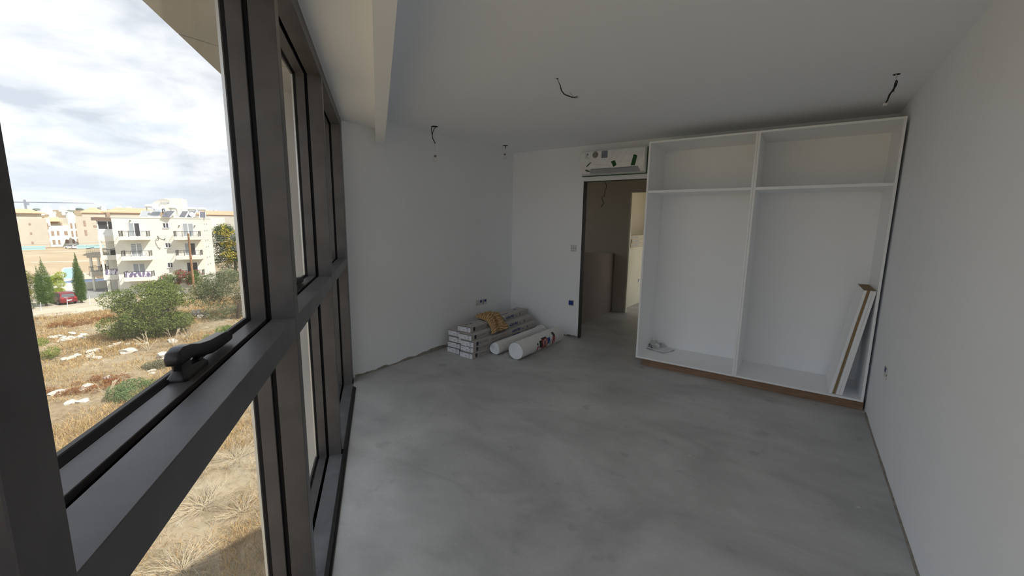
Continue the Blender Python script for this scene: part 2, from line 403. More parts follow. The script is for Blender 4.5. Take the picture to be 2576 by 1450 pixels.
# ------------------------------------------------------------------ hallway and room beyond
b = MB(); b.box(-4.6, .8, YB, 11.5, -.25, -0.001)
struct(b.build('floor_hall', FCONC), 'dusty concrete floor of the hallway past the doorway', 'floor')
b = MB(); b.box(-4.6, .8, YB + .07, 11.5, ZC, 2.95)
struct(b.build('ceiling_hall', KHAKI), 'ceiling over the hallway', 'ceiling')
b = MB(); b.box(-4.6, -2.513, 7.2, 7.25, -.25, ZC); b.box(-2.513, -1.6, 7.2, 7.25, 2.143, ZC); b.box(-1.6, .8, 7.2, 7.25, -.25, ZC)
struct(b.build('wall_hall', HALL), 'dark unpainted plaster wall at the end of the hallway', 'wall')
b = MB(); b.box(-4.6, -4.45, YB, 7.2, -.25, ZC); b.box(.65, .8, YB + .07, 7.2, -.25, ZC)
struct(b.build('wall_hall_side', HALL), 'dark side walls of the hallway', 'wall')
b = MB(); b.hexa([(-2.89, 5.212, -.2), (-2.77, 5.212, -.2), (-2.77, 7.2, -.2), (-2.89, 7.2, -.2), (-2.89, 5.212, 1.20), (-2.77, 5.212, 1.20), (-2.77, 7.2, 1.068), (-2.89, 7.2, 1.068)])
struct(b.build('wall_parapet', HALL2), 'low dark brown plaster parapet along the hallway', 'wall')
b = MB(); b.box(-2.530, -2.505, 7.19, 7.256, 0, 2.15)
struct(b.build('trim_3', CREAM), 'pale edge bead of the second doorway in the hallway', 'trim')
b = MB(); b.box(-2.85, -2.65, 7.26, 11.0, 0, 1.16)
struct(b.build('wall_half', CREAM), 'cream half height wall in the room past the hallway', 'wall')
b = MB(); b.box(-4.6, -3.4, 7.25, 11.2, -.25, ZC); b.box(-4.3, -2.2, 11.0, 11.2, -.25, ZC); b.box(.65, .8, 10.8, 11.2, -.25, ZC)
struct(b.build('wall_far', KHAKI), 'khaki lit wall of the room past the hallway', 'wall')
# ------------------------------------------------------------------ windows
BAYS = [(-.75, .405), (.465, 1.60), (1.66, 2.83), (2.895, 4.13)]
ZT0, ZT1, ZH = 1.163, 1.236, 2.43
WLAB = ['dark bronze window bay nearest the camera, almost out of view', 'large dark bronze window bay looking out to the white apartment block', 'second dark bronze window bay showing the concrete fin outside', 'narrowest looking window bay against the far left wall']
def make_handle(par, s0):
    hb = MB()
    # flared foot with rounded end, built as stacked outlines in (n, s)
    def outline(n0, n1, a, c, r, z, k=5):
        pts = []
        for (cx, cy, w0) in ((n1 - r, c - r, 0), (n0 + r, c - r, 90), (n0 + r, a + r, 180), (n1 - r, a + r, 270)):
            for j in range(k): w = math.radians(w0 + 90 * j / (k - 1)); pts.append((cx + r * math.cos(w), cy + r * math.sin(w), z))
        return pts
    lay = [outline(-.436, -.398, s0, s0 + .125, .008, ZT1), outline(-.436, -.398, s0, s0 + .125, .008, ZT1 + .008), outline(-.431, -.403, s0 + .006, s0 + .118, .008, ZT1 + .016), outline(-.429, -.405, s0 + .010, s0 + .060, .008, ZT1 + .022), outline(-.428, -.406, s0 + .006, s0 + .052, .008, ZT1 + .038)]
    n = 20
    fs = [tuple(range(n)), tuple(range((len(lay) - 1) * n, len(lay) * n))] + [(k * n + q, k * n + (q + 1) % n, (k + 1) * n + (q + 1) % n, (k + 1) * n + q) for k in range(len(lay) - 1) for q in range(n)]
    hb.add([p for l in lay for p in l], fs)
    hb.tube([(-.417, s0 + .100, ZT1 + .012), (-.417, s0 + .121, ZT1 + .021)], [.011, .010], 12)
    base = hb.build('handle', BLK, par, smooth=True)
    base['label'] = 'black cranked casement handle'
    lv = MB()
    prof = [(-.008, .038), (-.010, .054), (-.002, .066), (.022, .072), (.060, .068), (.105, .056), (.170, .046), (.275, .040), (.318, .027), (.312, .008), (.235, .008), (.168, .012), (.105, .024), (.075, .034), (.050, .038)]
    lv.prism([(s0 + p, ZT1 + z) for p, z in prof], 'x', -.432, -.402)
    lv.build('handle_lever', BLK, base, bevel=.006, smooth=True, seg=3)
    return base
for i, (a, c) in enumerate(BAYS):
    w = struct(empty('window_%d' % (i + 1), (0, 0, 0), PHI), WLAB[i], 'window')
    e = 0.03
    if i == 3: mu0, mu1 = c, 4.33
    else: mu0, mu1 = c, BAYS[i + 1][0]
    b = MB(); b.box(-.366, -.29, mu0, mu1, -.06, 2.50); b.build('mullion', ALU, w, bevel=.0015, seg=1)
    if i == 0: b = MB(); b.box(-.366, -.29, -1.15, a, -.06, 2.50); b.build('mullion', ALU, w)
    b = MB(); b.box(-.366, -.2905, a, c, ZT0, ZT1); b.build('transom', ALUT, w, bevel=.0015, seg=1)
    b = MB(); b.box(-.366, -.2905, a, c, ZH, 2.50); b.build('head_rail', ALU, w, bevel=.0015, seg=1)
    b = MB(); b.box(-.366, -.279, a, c, -.06, .004); b.build('sill', ALUD, w, bevel=.0015, seg=1)
    for nm, z0, z1 in (('upper_sash', ZT1, ZH), ('lower_frame', .004, ZT0)):
        op = (a, c, z0, z1)
        ou = (a - e, c + e, z0 - .03, z1 + .03)
        b = MB(); b.ring(-.43, -.383, ou, op)
        sash = b.build(nm, ALU, w, bevel=.0012, seg=1)
        b = MB(); b.ring(-.383, -.366, ou, (a - .013, c + .013, z0 - .013, z1 + .013)); b.ring(-.385, -.366, ou, (a - .013, c + .013, z0 - .013, z1 + .013))
        b.build('groove_shade', RUB, sash)  # black ring in the groove: the gap's shade is put into its colour
        b = MB(); b.ring(-.440, -.43, ou, (a + .002, c - .002, z0 + .008, z1 - .008), (a + .0005, c - .0005, z0 + .0005, z1 - .0005)); b.build('gasket', RUB, sash)
        for (sa, sb) in ((a - .02, a + .0022), (c - .0022, c + .02)):
            b = MB(); b.box(-.4525, -.4442, sa, sb, z0 + .0082, z1 - .0082); b.build('spacer', SPACER, sash)
        b = MB(); b.ring(-.4525, -.4442, ou, (a - .02, c + .02, z0 + .008, z1 - .008)); b.build('outer_seal', RUB, sash)
        b = MB(); b.box(-.4440, -.4404, a + .0008, c - .0008, z0 + .0008, z1 - .0008); b.build('pane', GLASS, sash)
        if nm == 'upper_sash': make_handle(w, a + .54)
# black floor profile along the sill
b = MB(); prof = [(-.281, 0), (-.251, 0), (-.251, .006), (-.262, .008), (-.262, .016), (-.281, .016)]
b.prism([(p, z) for p, z in prof], 'y', -.9, 4.02)
t1 = struct(b.build('trim_1', mat('black_profile', (0.012, 0.012, 0.012), .45)), 'black aluminium profile on the floor along the window sill', 'trim'); t1.rotation_euler = (0, 0, PHI)
# ------------------------------------------------------------------ outside of our own building
ov = struct(empty('roof_overhang', (0, 0, 0)), 'concrete roof overhang outside above the windows', 'overhang')
jp = [(-1.045, 3.0), (-.29, 3.56)]     # joint across the soffit
b = MB(); b.prism([wp(-1.045, -3), wp(-.29, -3), wp(-.29, 3.555), wp(-1.045, 2.993)], 'z', 2.62, 3.2); b.build('soffit_panel', CONC, ov)
b = MB(); b.prism([wp(-1.045, 3.007), wp(-.29, 3.569), wp(-.29, 5.2), wp(-1.045, 5.2)], 'z', 2.62, 3.2); b.build('soffit_panel', CONC, ov)
b = MB(); b.prism([wp(-1.04, 2.98), wp(-.29, 3.54), wp(-.29, 3.58), wp(-1.04, 3.02)], 'z', 2.632, 3.1); b.build('joint_filler', STEEL, ov)
b = MB(); b.prism([(XL, 1.405), (XL, yl0 - .2), (-3.95, yl0 - .2), (-3.95, 1.664)], 'z', -9.3, 2.62)
struct(b.build('wall_fin', FINM), 'pale concrete fin wall outside beyond the second window', 'wall')
b = MB(); b.prism([wp(-.47, s_at_x(XR, -.47)), (XR + .2, 11.4), (-4.6, 11.4), (-4.6, 5.3), (-3.8, 5.3), wp(-.47, s_at_x(-3.6, -.47))], 'z', -9.3, -.26)
struct(b.build('wall_exterior', CONC), 'concrete storeys of our own building below the room', 'wall')
b = MB(); b.prism([wp(-.47, s_at_x(XR, -.47)), wp(-.28, s_at_x(XR, -.28)), wp(-.28, s_at_x(XL, -.28)), wp(-.47, s_at_x(XL, -.47))], 'z', -.26, -.0605)
struct(b.build('wall_exterior_slab', CONC), 'slab edge below the windows', 'wall')
# ------------------------------------------------------------------ wardrobe carcasses
YW, ZW0, ZW1, TP = 4.542, .082, 2.457, .019
def carcass(x0, x1, label):
    t = thing('wardrobe_carcass', label, 'wardrobe', (x0, YW, ZW0), 0, None)
    w = x1 - x0; dpt = YB - .012 - YW; hgt = ZW1 - ZW0
    def pn(name, *a):
        q = MB(); q.box(*a); return q.build(name, WHITE, t, bevel=.0012, seg=1)
    pn('side_panel', 0, TP, 0, dpt, 0, hgt); pn('side_panel', w - TP, w, 0, dpt, 0, hgt)
    pn('bottom_panel', TP, w - TP, 0, dpt, 0, TP); pn('top_panel', TP, w - TP, 0, dpt, hgt - TP, hgt)
    pn('back_panel', TP, w - TP, dpt - .010, dpt - .001, TP, hgt - TP)
    pn('shelf', TP, w - TP, .004, dpt - .010, 1.925 - ZW0, 1.925 - ZW0 + .026)
    return t
carcass(-1.432, -.4285, 'left white wardrobe carcass without doors, next to the doorway')
carcass(-.4275, .577, 'right white wardrobe carcass without doors, against the right wall')
b = MB(); b.box(-1.363, .584, 4.572, 4.590, 0, .0815); b.box(-1.363, -1.345, 4.590, YB - .02, 0, .0815); b.box(.566, .584, 4.590, YB - .02, 0, .0815)
tag(b.build('wardrobe_plinth', OAK, bevel=.001, seg=1), 'brown oak plinth board under both white wardrobe carcasses', 'plinth')
# leaning boards in the right carcass
LB = [('white', .335, .472, 'front white shelf board of the four leaning in the right carcass'),
      ('chip', .3585, .4915, 'shelf board with a raw brown chipboard edge, second of the four leaning boards'),
      ('white', .3845, .5125, 'third leaning white shelf board, next to the raw brown one'),
      ('white', .4085, .533, 'rearmost leaning white shelf board, touching the wardrobe side panel')]
for kd, xb, xt, lab in LB:
    z0 = ZW0 + TP + .003; z1 = 1.06
    th = .0225
    t = thing('shelf_board', lab, 'board', (xb, 4.556, z0), 0, 'shelf boards leaning in the wardrobe')
    dx = xt - xb; hh = z1 - z0; dp = .505
    m = MB(); m.hexa([(0, .002, 0), (th, .002, 0), (th, dp, 0), (0, dp, 0), (dx, .002, hh), (dx + th, .002, hh), (dx + th, dp, hh), (dx, dp, hh)])
    m.build('panel', WHITE, t)
    m = MB(); m.hexa([(.0015, 0, .002), (th - .0015, 0, .002), (th - .0015, .0022, .002), (.0015, .0022, .002), (dx + .0015, 0, hh), (dx + th - .0015, 0, hh), (dx + th - .0015, .0022, hh), (dx + .0015, .0022, hh)])
    eb = m.build('edge_band', CHIP if kd == 'chip' else WHITE, t)
    m = MB(); m.box(dx + .001, dx + th - .001, .002, dp, hh, hh + .0012); o = m.build('raw_top_edge', CHIP, t); o['label'] = 'raw tan sawn top edge'
# crumpled instruction sheet and hardware bag
def grid_sheet(name, m, parent, fn, nu, nv, thick=.002):
    vs = [fn(u / nu, v / nv) for v in range(nv + 1) for u in range(nu + 1)]
    fs = [(v * (nu + 1) + u, v * (nu + 1) + u + 1, (v + 1) * (nu + 1) + u + 1, (v + 1) * (nu + 1) + u) for v in range(nv) for u in range(nu)]
    q = MB(); q.add(vs, fs); o = q.build(name, m, parent, smooth=True)
    if thick:
        md = o.modifiers.new('thick', 'SOLIDIFY'); md.thickness = thick; md.offset = 1
    return o
bag = thing('hardware_bag', 'crumpled plastic bag of fittings on a paper sheet inside the left carcass', 'bag', (-1.32, 4.98, ZW0 + TP + .001), -.35)
bag.scale = (1.12, 1.12, 1.12)
grid_sheet('paper_sheet', PAPER2, bag, lambda u, v: (-.09 + .24 * u + .01 * v, -.10 + .20 * v, .004 + .006 * math.sin(5 * u + 3 * v) ** 2 + .018 * max(0, .25 - u)), 14, 10, .0015)
grid_sheet('clear_bag', POLY, bag, lambda u, v: (-.12 + .17 * u, -.07 + .18 * v, .012 + .07 * math.sin(math.pi * u) * math.sin(math.pi * v) ** .6 * (.7 + .3 * math.sin(14 * u + 4 * v)) + .006 * math.sin(23 * u * v + 9 * v)), 26, 22, .0008)
for (x, y, z, lx, ly, lz, rz, m) in [(-.06, .03, .012, .07, .05, .03, .5, FOAM), (.0, .0, .012, .05, .03, .035, -.3, FOAM), (-.075, -.03, .012, .06, .018, .02, .8, NAVY), (.01, .045, .02, .035, .03, .03, .2, LGREYP), (-.03, -.055, .012, .05, .012, .012, -.5, NAVY)]:
    q = MB(); q.box(-lx / 2, lx / 2, -ly / 2, ly / 2, 0, lz); o = q.build('fitting', m, bag, bevel=.004); o.location = (x, y, z); o.rotation_euler = (0, .15, rz)
# ------------------------------------------------------------------ flooring cartons
BW, BL, BH = .2, 1.385, .066
def carton_proto():
    t = empty('flooring_carton')
    q = MB(); q.box(0, BW, 0, BL, 0, BH); body = q.build('body', CARD, t, bevel=.003, seg=1)
    q = MB(); q.box(.004, BW - .004, -.0012, .0005, .004, BH - .006); lb = q.build('end_label', PAPER, t)
    q = MB(); q.box(.0, BW, -.0006, .004, BH - .005, BH + .0008); q.build('flap_edge', GREYP, t)
    def bar(x0, x1, z0, z1, m, nm='label_print'):
        r = MB(); r.box(x0, x1, -.002, -.001, z0, z1); return r
    r = MB()
    for k, (x0, x1, z) in enumerate([(.012, .055, .052), (.012, .080, .047), (.012, .072, .042), (.012, .048, .035), (.012, .062, .030), (.012, .04, .012), (.012, .05, .008), (.085, .118, .018), (.085, .112, .013)]):
        r.box(x0, x1, -.002, -.001, z, z + .0022)
    o = r.build('label_print', LABP, lb); o['kind'] = 'stuff'
    r = MB(); r.box(.085, .116, -.002, -.001, .028, .034); r.build('label_title', LGREYP, lb)
    r = MB()
    for k in range(9): r.box(.134 + k * .0045, .134 + k * .0045 + (.003 if k % 3 else .0022), -.002, -.001, .042, .056)
    for k in range(3): r.box(.140, .170 - .004 * k, -.002, -.001, .028 - .008 * k, .032 - .008 * k)
    o = r.build('barcode', LGREYP, lb); o['kind'] = 'stuff'
    # long side (faces +x): navy logo square, words
    sx = BW + .0006
    r = MB(); r.box(BW - .0005, sx, .055, .092, .010, .056); lg = r.build('logo_square', NAVY, t)
    r = MB(); r.lathe([(.0, -.0002), (.0035, -.0002), (.0035, .0002), (.0, .0002)], (sx + .0003, .0735, .040), 'x', 12); r.box(sx, sx + .0005, .064, .083, .021, .0235); r.build('logo_mark', LGREYP, lg)
    RT = (math.pi / 2, 0, math.pi / 2)
    text('FLOORING', .043, GREYP, t, (sx, .105, .019), RT, 'lettering', -.0006, .88)
    text('collection', .040, GREYP, t, (sx, .328, .019), RT, 'lettering', -.0004, .88)
    text('AQUA PRO', .043, BLUE, t, (sx, .79, .020), RT, 'lettering', .0017, .9)
    text('sound', .016, BLUE, t, (sx, 1.022, .020), RT, 'lettering', .0003)
    r = MB(); r.prism([(1.150, .014), (1.142, .020), (1.141, .030), (1.150, .053), (1.159, .030), (1.158, .020)], 'x', sx - .001, sx + .0004); r.build('drop_icon', BLUE, t)
    r = MB(); r.box(BW - .0005, sx, 1.285, 1.305, .018, .048); r.build('warning_mark', LGREYP, t)
    r = MB(); r.box(BW - .0005, sx, 1.342, 1.350, .008, .056); r.build('edge_print', LGREYP, t)
    return t
RT = (math.pi / 2, 0, math.pi / 2)
cp = carton_proto()
CP = [(-3.219, 3.528, 0, 0.0, 'flooring carton at the bottom of the front stack, end label lowest and nearest'),
      (-3.228, 3.553, 1, 0.0, 'flooring carton second from the floor in the front stack'),
      (-3.220, 3.548, 2, 0.0, 'flooring carton in the middle of the front stack with orange print on its side'),
      (-3.272, 3.572, 3, 0.012, 'flooring carton fourth from the floor in the front stack, under the striped cloth hem'),
      (-3.356, 3.645, 4, 0.052, 'topmost flooring carton lying skewed across both stacks under the striped cloth'),
      (-3.466, 3.572, 0, 0.0, 'flooring carton at the bottom of the rear stack against the left wall'),
      (-3.461, 3.578, 1, 0.0, 'flooring carton second from the floor in the rear stack by the wall'),
      (-3.452, 3.590, 2, 0.0, 'flooring carton third from the floor in the rear stack by the wall'),
      (-3.488, 3.615, 3, 0.01, 'flooring carton on top of the rear stack by the wall')]
cart = []
for i, (x, y, lv, rz, lab) in enumerate(CP):
    o = cp if i == 0 else copy_tree(cp)
    o.location = (x, y, lv * (BH + .0012)); o.rotation_euler = (0, 0, rz)
    tag(o, lab, 'carton', 'flooring cartons stacked by the left wall'); cart.append(o)
text('NATURAL TOUCH', .026, ORAP, cart[2], (BW + .0006, .535, .024), RT, 'lettering', .0003, .85)
# print on the lid of the topmost carton
top = cart[4]
text('Tunable system solutions', .026, BLUE, top, (.125, .71, BH + .0012), (0, 0, math.pi / 2), 'lettering', .0003)
for q_ in ((.062, .085, .14, .20), (.060, .085, 1.18, 1.25)):
    r = MB(); r.box(*q_, BH - .0005, BH + .0008); r.build('lid_print', BLUE, top)
for q_ in ((.02, .028, .28, .44), (.06, .075, .06, .13)):
    r = MB(); r.box(*q_, BH - .0005, BH + .0008); r.build('lid_print', GREYP, top)
q = MB(); q.lathe([(.0, 0), (.018, .0), (.016, .008), (.0, .009)], (0, 0, 0), 'z', 12)
crumb = q.build('plaster_crumb', PAPER2, None); crumb.location = (-3.185, 4.36, 5 * (BH + .0012) + .001); tag(crumb, 'small white crumb lying on top of the topmost carton right of the cloth', 'debris')
# ------------------------------------------------------------------ striped cloth
def cloth_mat():
    m = bpy.data.materials.new('striped_cloth'); m.use_nodes = True
    t = m.node_tree; p = t.nodes['Principled BSDF']; l = t.links.new
    at = N(t, 'ShaderNodeAttribute', attribute_name='Col'); l(at.outputs['Color'], p.inputs['Base Color'])
    p.inputs['Roughness'].default_value = .9; p.inputs['Specular IOR Level'].default_value = .15
    return m
def make_cloth():
    nu, nv = 110, 56            # u along the length of the folded cloth, v across it
    ztop = 5 * (BH + .0012) + .003; zmid = 4 * (BH + .0012) + .003
    # the long folded bundle runs from the back left over the top carton and down to the step in front
    path = [(-3.43, 4.20, ztop + .004), (-3.37, 4.205, ztop + .010), (-3.28, 4.195, ztop + .010), (-3.215, 4.18, ztop + .008), (-3.172, 4.16, ztop - .012), (-3.135, 4.14, ztop - .045), (-3.075, 4.10, zmid + .004), (-3.035, 4.07, zmid - .002), (-3.014, 4.055, zmid - .045)]
    # resample
    pts = [Vector(p) for p in path]; d = [0]
    for k in range(1, len(pts)): d.append(d[-1] + (pts[k] - pts[k - 1]).length)
    def at(t):
        x = t * d[-1]
        for k in range(1, len(pts)):
            if x <= d[k]: return pts[k - 1].lerp(pts[k], (x - d[k - 1]) / (d[k] - d[k - 1]))
        return pts[-1]
    vs, cs = [], []
    R = random.Random(4)
    ph = [R.uniform(0, 6) for _ in range(8)]
    for j in range(nv + 1):
        v = j / nv
        for i in range(nu + 1):
            u = i / nu
            p = at(u)
            # section: bundle folded into two rolls, width along y
            wd = .150 - .008 * u + .018 * math.sin(3.2 * u + .2)
            y = (v - .5) * 2 * wd
            sec = .034 * abs(math.sin(math.pi * (v * 2.0 + .08 * math.sin(4 * u)))) ** .7 * (1 - (2 * v - 1) ** 6)
            wr = .008 * math.sin(30 * v + ph[0] + 3 * math.sin(6 * u + ph[1])) + .007 * math.sin(21 * u + 12 * v + ph[2]) + .004 * math.sin(47 * u - 25 * v + ph[3])
            edge = .5 * (1 + math.cos(math.pi * min(1, 2 * abs(v - .5)) ** 5)) 
            lift = sec + (wr + .010) * edge * (.35 + .65 * math.sin(math.pi * min(1, max(0, u * .9 + .08))))
            k = min(1.0, max(0.0, (u - .35) / .65))
            skew = .010 - .012 * k + .05 * k * (v - .5)
            vs.append((p.x + lift * .45 * k + .012 * math.sin(9 * v + ph[4]) * k, p.y + y + skew + .016 * math.sin(8 * u + ph[5] + 4 * v), p.z + lift * (1 - .35 * k)))
            st = math.sin(2 * math.pi * (u * 15 + .55 * math.sin(6 * v + ph[6]) + .25 * math.sin(15 * v)))
            f = .5 + .5 * max(-1, min(1, st * 1.8))
            if v > .47 and v < .53: f = f * .4  # crease between the two rolls: shade put into the stripe colours
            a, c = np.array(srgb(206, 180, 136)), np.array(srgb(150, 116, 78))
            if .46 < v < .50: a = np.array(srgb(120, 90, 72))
            cs.append(a * f + c * (1 - f))
    fs = np.array([(j * (nu + 1) + i, j * (nu + 1) + i + 1, (j + 1) * (nu + 1) + i + 1, (j + 1) * (nu + 1) + i) for j in range(nv) for i in range(nu)])
    o = big_mesh('striped_cloth', np.array(vs), fs, cloth_mat(), None, np.array(cs))
    smooth_by_angle(o.data, 1.2)
    md = o.modifiers.new('thick', 'SOLIDIFY'); md.thickness = .006; md.offset = 1
    tag(o, 'crumpled tan and brown striped cloth draped over the topmost flooring carton', 'cloth')
make_cloth()
# ------------------------------------------------------------------ underlay rolls
def roll_surface(name, parent, m, L0, rad, n=40, squash=0.0, segs=14, seed=1):
    R = random.Random(seed); ph = [R.uniform(0, 6) for _ in range(5)]
    q = MB(); vs = []
    for k in range(segs + 1):
        y = L0 * k / segs
        for j in range(n):
            w = 2 * math.pi * j / n
            rr = rad * (1 + .012 * math.sin(2 * w + ph[0] + y * 3) + .007 * math.sin(5 * w + ph[1]) + .008 * math.sin(9 * y + ph[2] + w))
            if squash: rr *= 1 + squash * math.cos(3 * (w - 1.3))
            vs.append((rr * math.cos(w), y, rad + rr * math.sin(w)))
    fs = [(k * n + j, k * n + (j + 1) % n, (k + 1) * n + (j + 1) % n, (k + 1) * n + j) for k in range(segs) for j in range(n)]
    fs.append(tuple(range(segs * n, (segs + 1) * n)))
    q.add(vs, fs); return q.build(name, m, parent, smooth=True)
def roll_end(parent, rad, n=40, squash=0.0, hole=.012):
    q = MB(); rings = 22; vs = []
    for k in range(rings + 1):
        rr = hole + (rad * .985 - hole) * k / rings
        for j in range(n):
            w = 2 * math.pi * j / n
            dep = .0022 * math.sin((k + j / n) * math.pi) + .012 * (1 - k / rings) ** 2
            r3 = rr * (1 + squash * math.cos(3 * (w - 1.3)) * (k / rings))
            vs.append((r3 * math.cos(w), dep - .002 if k < rings else .001, rad + r3 * math.sin(w)))
    fs = [(k * n + j, (k + 1) * n + j, (k + 1) * n + (j + 1) % n, k * n + (j + 1) % n) for k in range(rings) for j in range(n)]
    fs.append(tuple(range(n)))
    q.add(vs, fs); o = q.build('coiled_end', FOAME, parent, smooth=True); return o
roll1 = thing('underlay_roll', 'front roll of white foam underlay with red, black and blue printing', 'roll', (-2.617, 3.835, .001), -.008, 'rolls of foam underlay beside the cartons')
RR = .1025
roll_surface('foam_wrap', roll1, FOAM, .985, RR, seed=2)
roll_end(roll1, RR)
def patch(y0, y1, a0, a1, m, slant=0.0, taper=0.0, n=12, name='print_patch', off=.0016):
    """printed patch on the roll: y along the roll, a degrees from the top towards +x"""
    q = MB(); vs = []
    for i in range(n + 1):
        f = i / n; a = math.radians(a0 + (a1 - a0) * f); rr = RR * 1.012 + off
        for g in (0, 1):
            y = (y0 if g == 0 else y1) + slant * f + (taper * f if g == 0 else -taper * f)
            vs.append((rr * math.sin(a), y, RR + rr * math.cos(a)))
    q.add(vs, [(2 * i, 2 * i + 1, 2 * i + 3, 2 * i + 2) for i in range(n)])
    return q.build(name, m, roll1, smooth=True)
DGP = mat('dark_print', (0.022, 0.022, 0.025), .5)
patch(.315, .338, 68, 84, DGP); patch(.318, .345, 92, 128, REDP, -.006)
patch(.368, .425, 60, 108, DGP, 0.0); patch(.425, .560, 58, 128, REDP, -.01); patch(.430, .545, 47, 58, DGP)
for (ya, yb, a) in ((.452, .462, 66), (.484, .492, 64), (.515, .528, 62)): patch(ya, yb, a, a + 46, FOAM, -.006, 0, 10, 'print_stripe', .0028)
patch(.560, .628, 62, 104, BLUEP, -.012, .016); patch(.628, .645, 80, 118, LGREYP, -.02)
patch(.700, .752, 36, 66, DGP, .004); patch(.690, .752, 66, 122, REDP, -.02); patch(.716, .724, 72, 112, FOAM, -.015, 0, 10, 'print_stripe', .0028)
roll2 = thing('underlay_roll', 'thinner rear roll of plain white foam underlay between the cartons and the printed roll', 'roll', (-2.925, 3.835, .001), .0, 'rolls of foam underlay beside the cartons')
roll_surface('foam_wrap', roll2, FOAM, 1.0, .073, squash=.07, seed=5)
roll_end(roll2, .073, squash=.07, hole=.016)
q = MB(); q.lathe([(.03, 0), (.075, .004), (.078, .10), (.06, .12), (.02, .12)], (0, 1.0, .078), 'y', 28); q.build('inner_coil', FOAM, roll2, smooth=True)
fl = grid_sheet('polythene_sheet', POLY, None, lambda u, v: (-3.02 + .42 * u + .02 * math.sin(9 * v), 3.60 + .24 * v + .05 * math.sin(4 * u + 1), .004 + .05 * math.exp(-((u - .62) / .10) ** 2) * v + .004 * math.sin(20 * u + 11 * v) ** 2), 30, 14, .0)
tag(fl, 'wrinkled clear polythene film on the floor in front of the foam rolls', 'film')
fl2 = grid_sheet('polythene_sheet', POLY, None, lambda u, v: (-2.53 + .22 * u * (1 - .8 * v), 4.10 + .82 * v, .003 + .05 * (1 - u) ** 3 + .003 * math.sin(17 * v + 8 * u) ** 2), 12, 26, .0)
tag(fl2, 'torn strip of clear polythene film trailing along the printed roll', 'film')
# ------------------------------------------------------------------ air conditioner
ac = thing('air_conditioner', 'white wall air conditioner still wrapped in film above the doorway', 'air conditioner', (-2.412, YB, 2.196))
prof = [(-.002, 0.012), (-.15, 0.0), (-.195, .018), (-.215, .06), (-.222, .085), (-.222, .25), (-.215, .285), (-.19, .300), (-.002, .300)]
q = MB(); q.prism(prof, 'x', 0, .825); q.build('casing', FILM, ac, bevel=.02, smooth=True, seg=4)
q = MB(); q.hexa([(.13, -.206, .014), (.77, -.206, .014), (.77, -.200, .016), (.13, -.200, .016), (.15, -.2255, .066), (.745, -.2255, .066), (.745, -.21, .066), (.15, -.21, .066)]); q.build('air_flap', GREYL, ac, bevel=.002, seg=1)
q = MB(); q.box(.15, .745, -.2262, -.21, .066, .072); q.build('flap_slot', STK1, ac)
FY = -.2238
def on_front(poly, m, name, z0=2.196, x0=-2.412, d=.0018):
    r = MB(); r.prism([(x - x0, z - z0) for x, z in poly], 'y', FY - d, FY + .004); return r.build(name, m, ac)
on_front([(-2.254, 2.355), (-2.275, 2.347), (-2.305, 2.325), (-2.324, 2.300), (-2.320, 2.295), (-2.290, 2.317)], GREEN, 'tape_piece')
on_front([(-2.334, 2.262), (-2.322, 2.2655), (-2.268, 2.238), (-2.272, 2.233), (-2.30, 2.238), (-2.33, 2.252)], GREEN, 'tape_piece', d=.004)
on_front([(-1.999, 2.341), (-1.954, 2.355), (-1.929, 2.307), (-1.933, 2.295), (-1.965, 2.276)], GREEN, 'tape_piece')
on_front([(-1.725, 2.403), (-1.705, 2.402), (-1.679, 2.389), (-1.704, 2.277), (-1.727, 2.283), (-1.751, 2.280)], GREEN, 'tape_piece')
q = MB(); q.box(.8255, .831, -.150, -.004, .002, .298); q.box(-.004, .831, -.150, -.10, -.006, .0005); q.build('edge_tape', GREEN, ac)
circ = lambda cx, cz, r, n=20: [(cx + r * math.cos(2 * math.pi * k / n), cz + r * 1.05 * math.sin(2 * math.pi * k / n)) for k in range(n)]
on_front(circ(-2.208, 2.438, .037), STK2, 'round_sticker')
on_front(circ(-2.210, 2.424, .014), LGREYP, 'sticker_mark', d=.0024); on_front(circ(-2.210, 2.423, .008), STK2, 'sticker_mark', d=.003)
on_front([(-2.228, 2.456), (-2.188, 2.458), (-2.188, 2.463), (-2.228, 2.461)], LGREYP, 'sticker_mark', d=.0024)
on_front([(-2.126, 2.476), (-2.049, 2.476), (-2.048, 2.393), (-2.126, 2.394)], STK1, 'square_sticker')
on_front([(-2.108, 2.468), (-2.096, 2.468), (-2.103, 2.452), (-2.094, 2.440), (-2.106, 2.444), (-2.112, 2.455)], LGREYP, 'sticker_mark', d=.0024)
on_front([(-2.108, 2.403), (-2.068, 2.403), (-2.068, 2.408), (-2.108, 2.408)], LGREYP, 'sticker_mark', d=.0024)
for (cx, cz, r) in ((-2.335, 2.440, .005), (-2.322, 2.452, .006), (-2.310, 2.443, .007), (-2.322, 2.425, .006), (-2.307, 2.455, .005)): on_front(circ(cx, cz, r, 10), STK1, 'sticker_dot')
on_front([(-2.348, 2.400), (-2.287, 2.402), (-2.287, 2.406), (-2.348, 2.404)], LGREYP, 'sticker_mark')
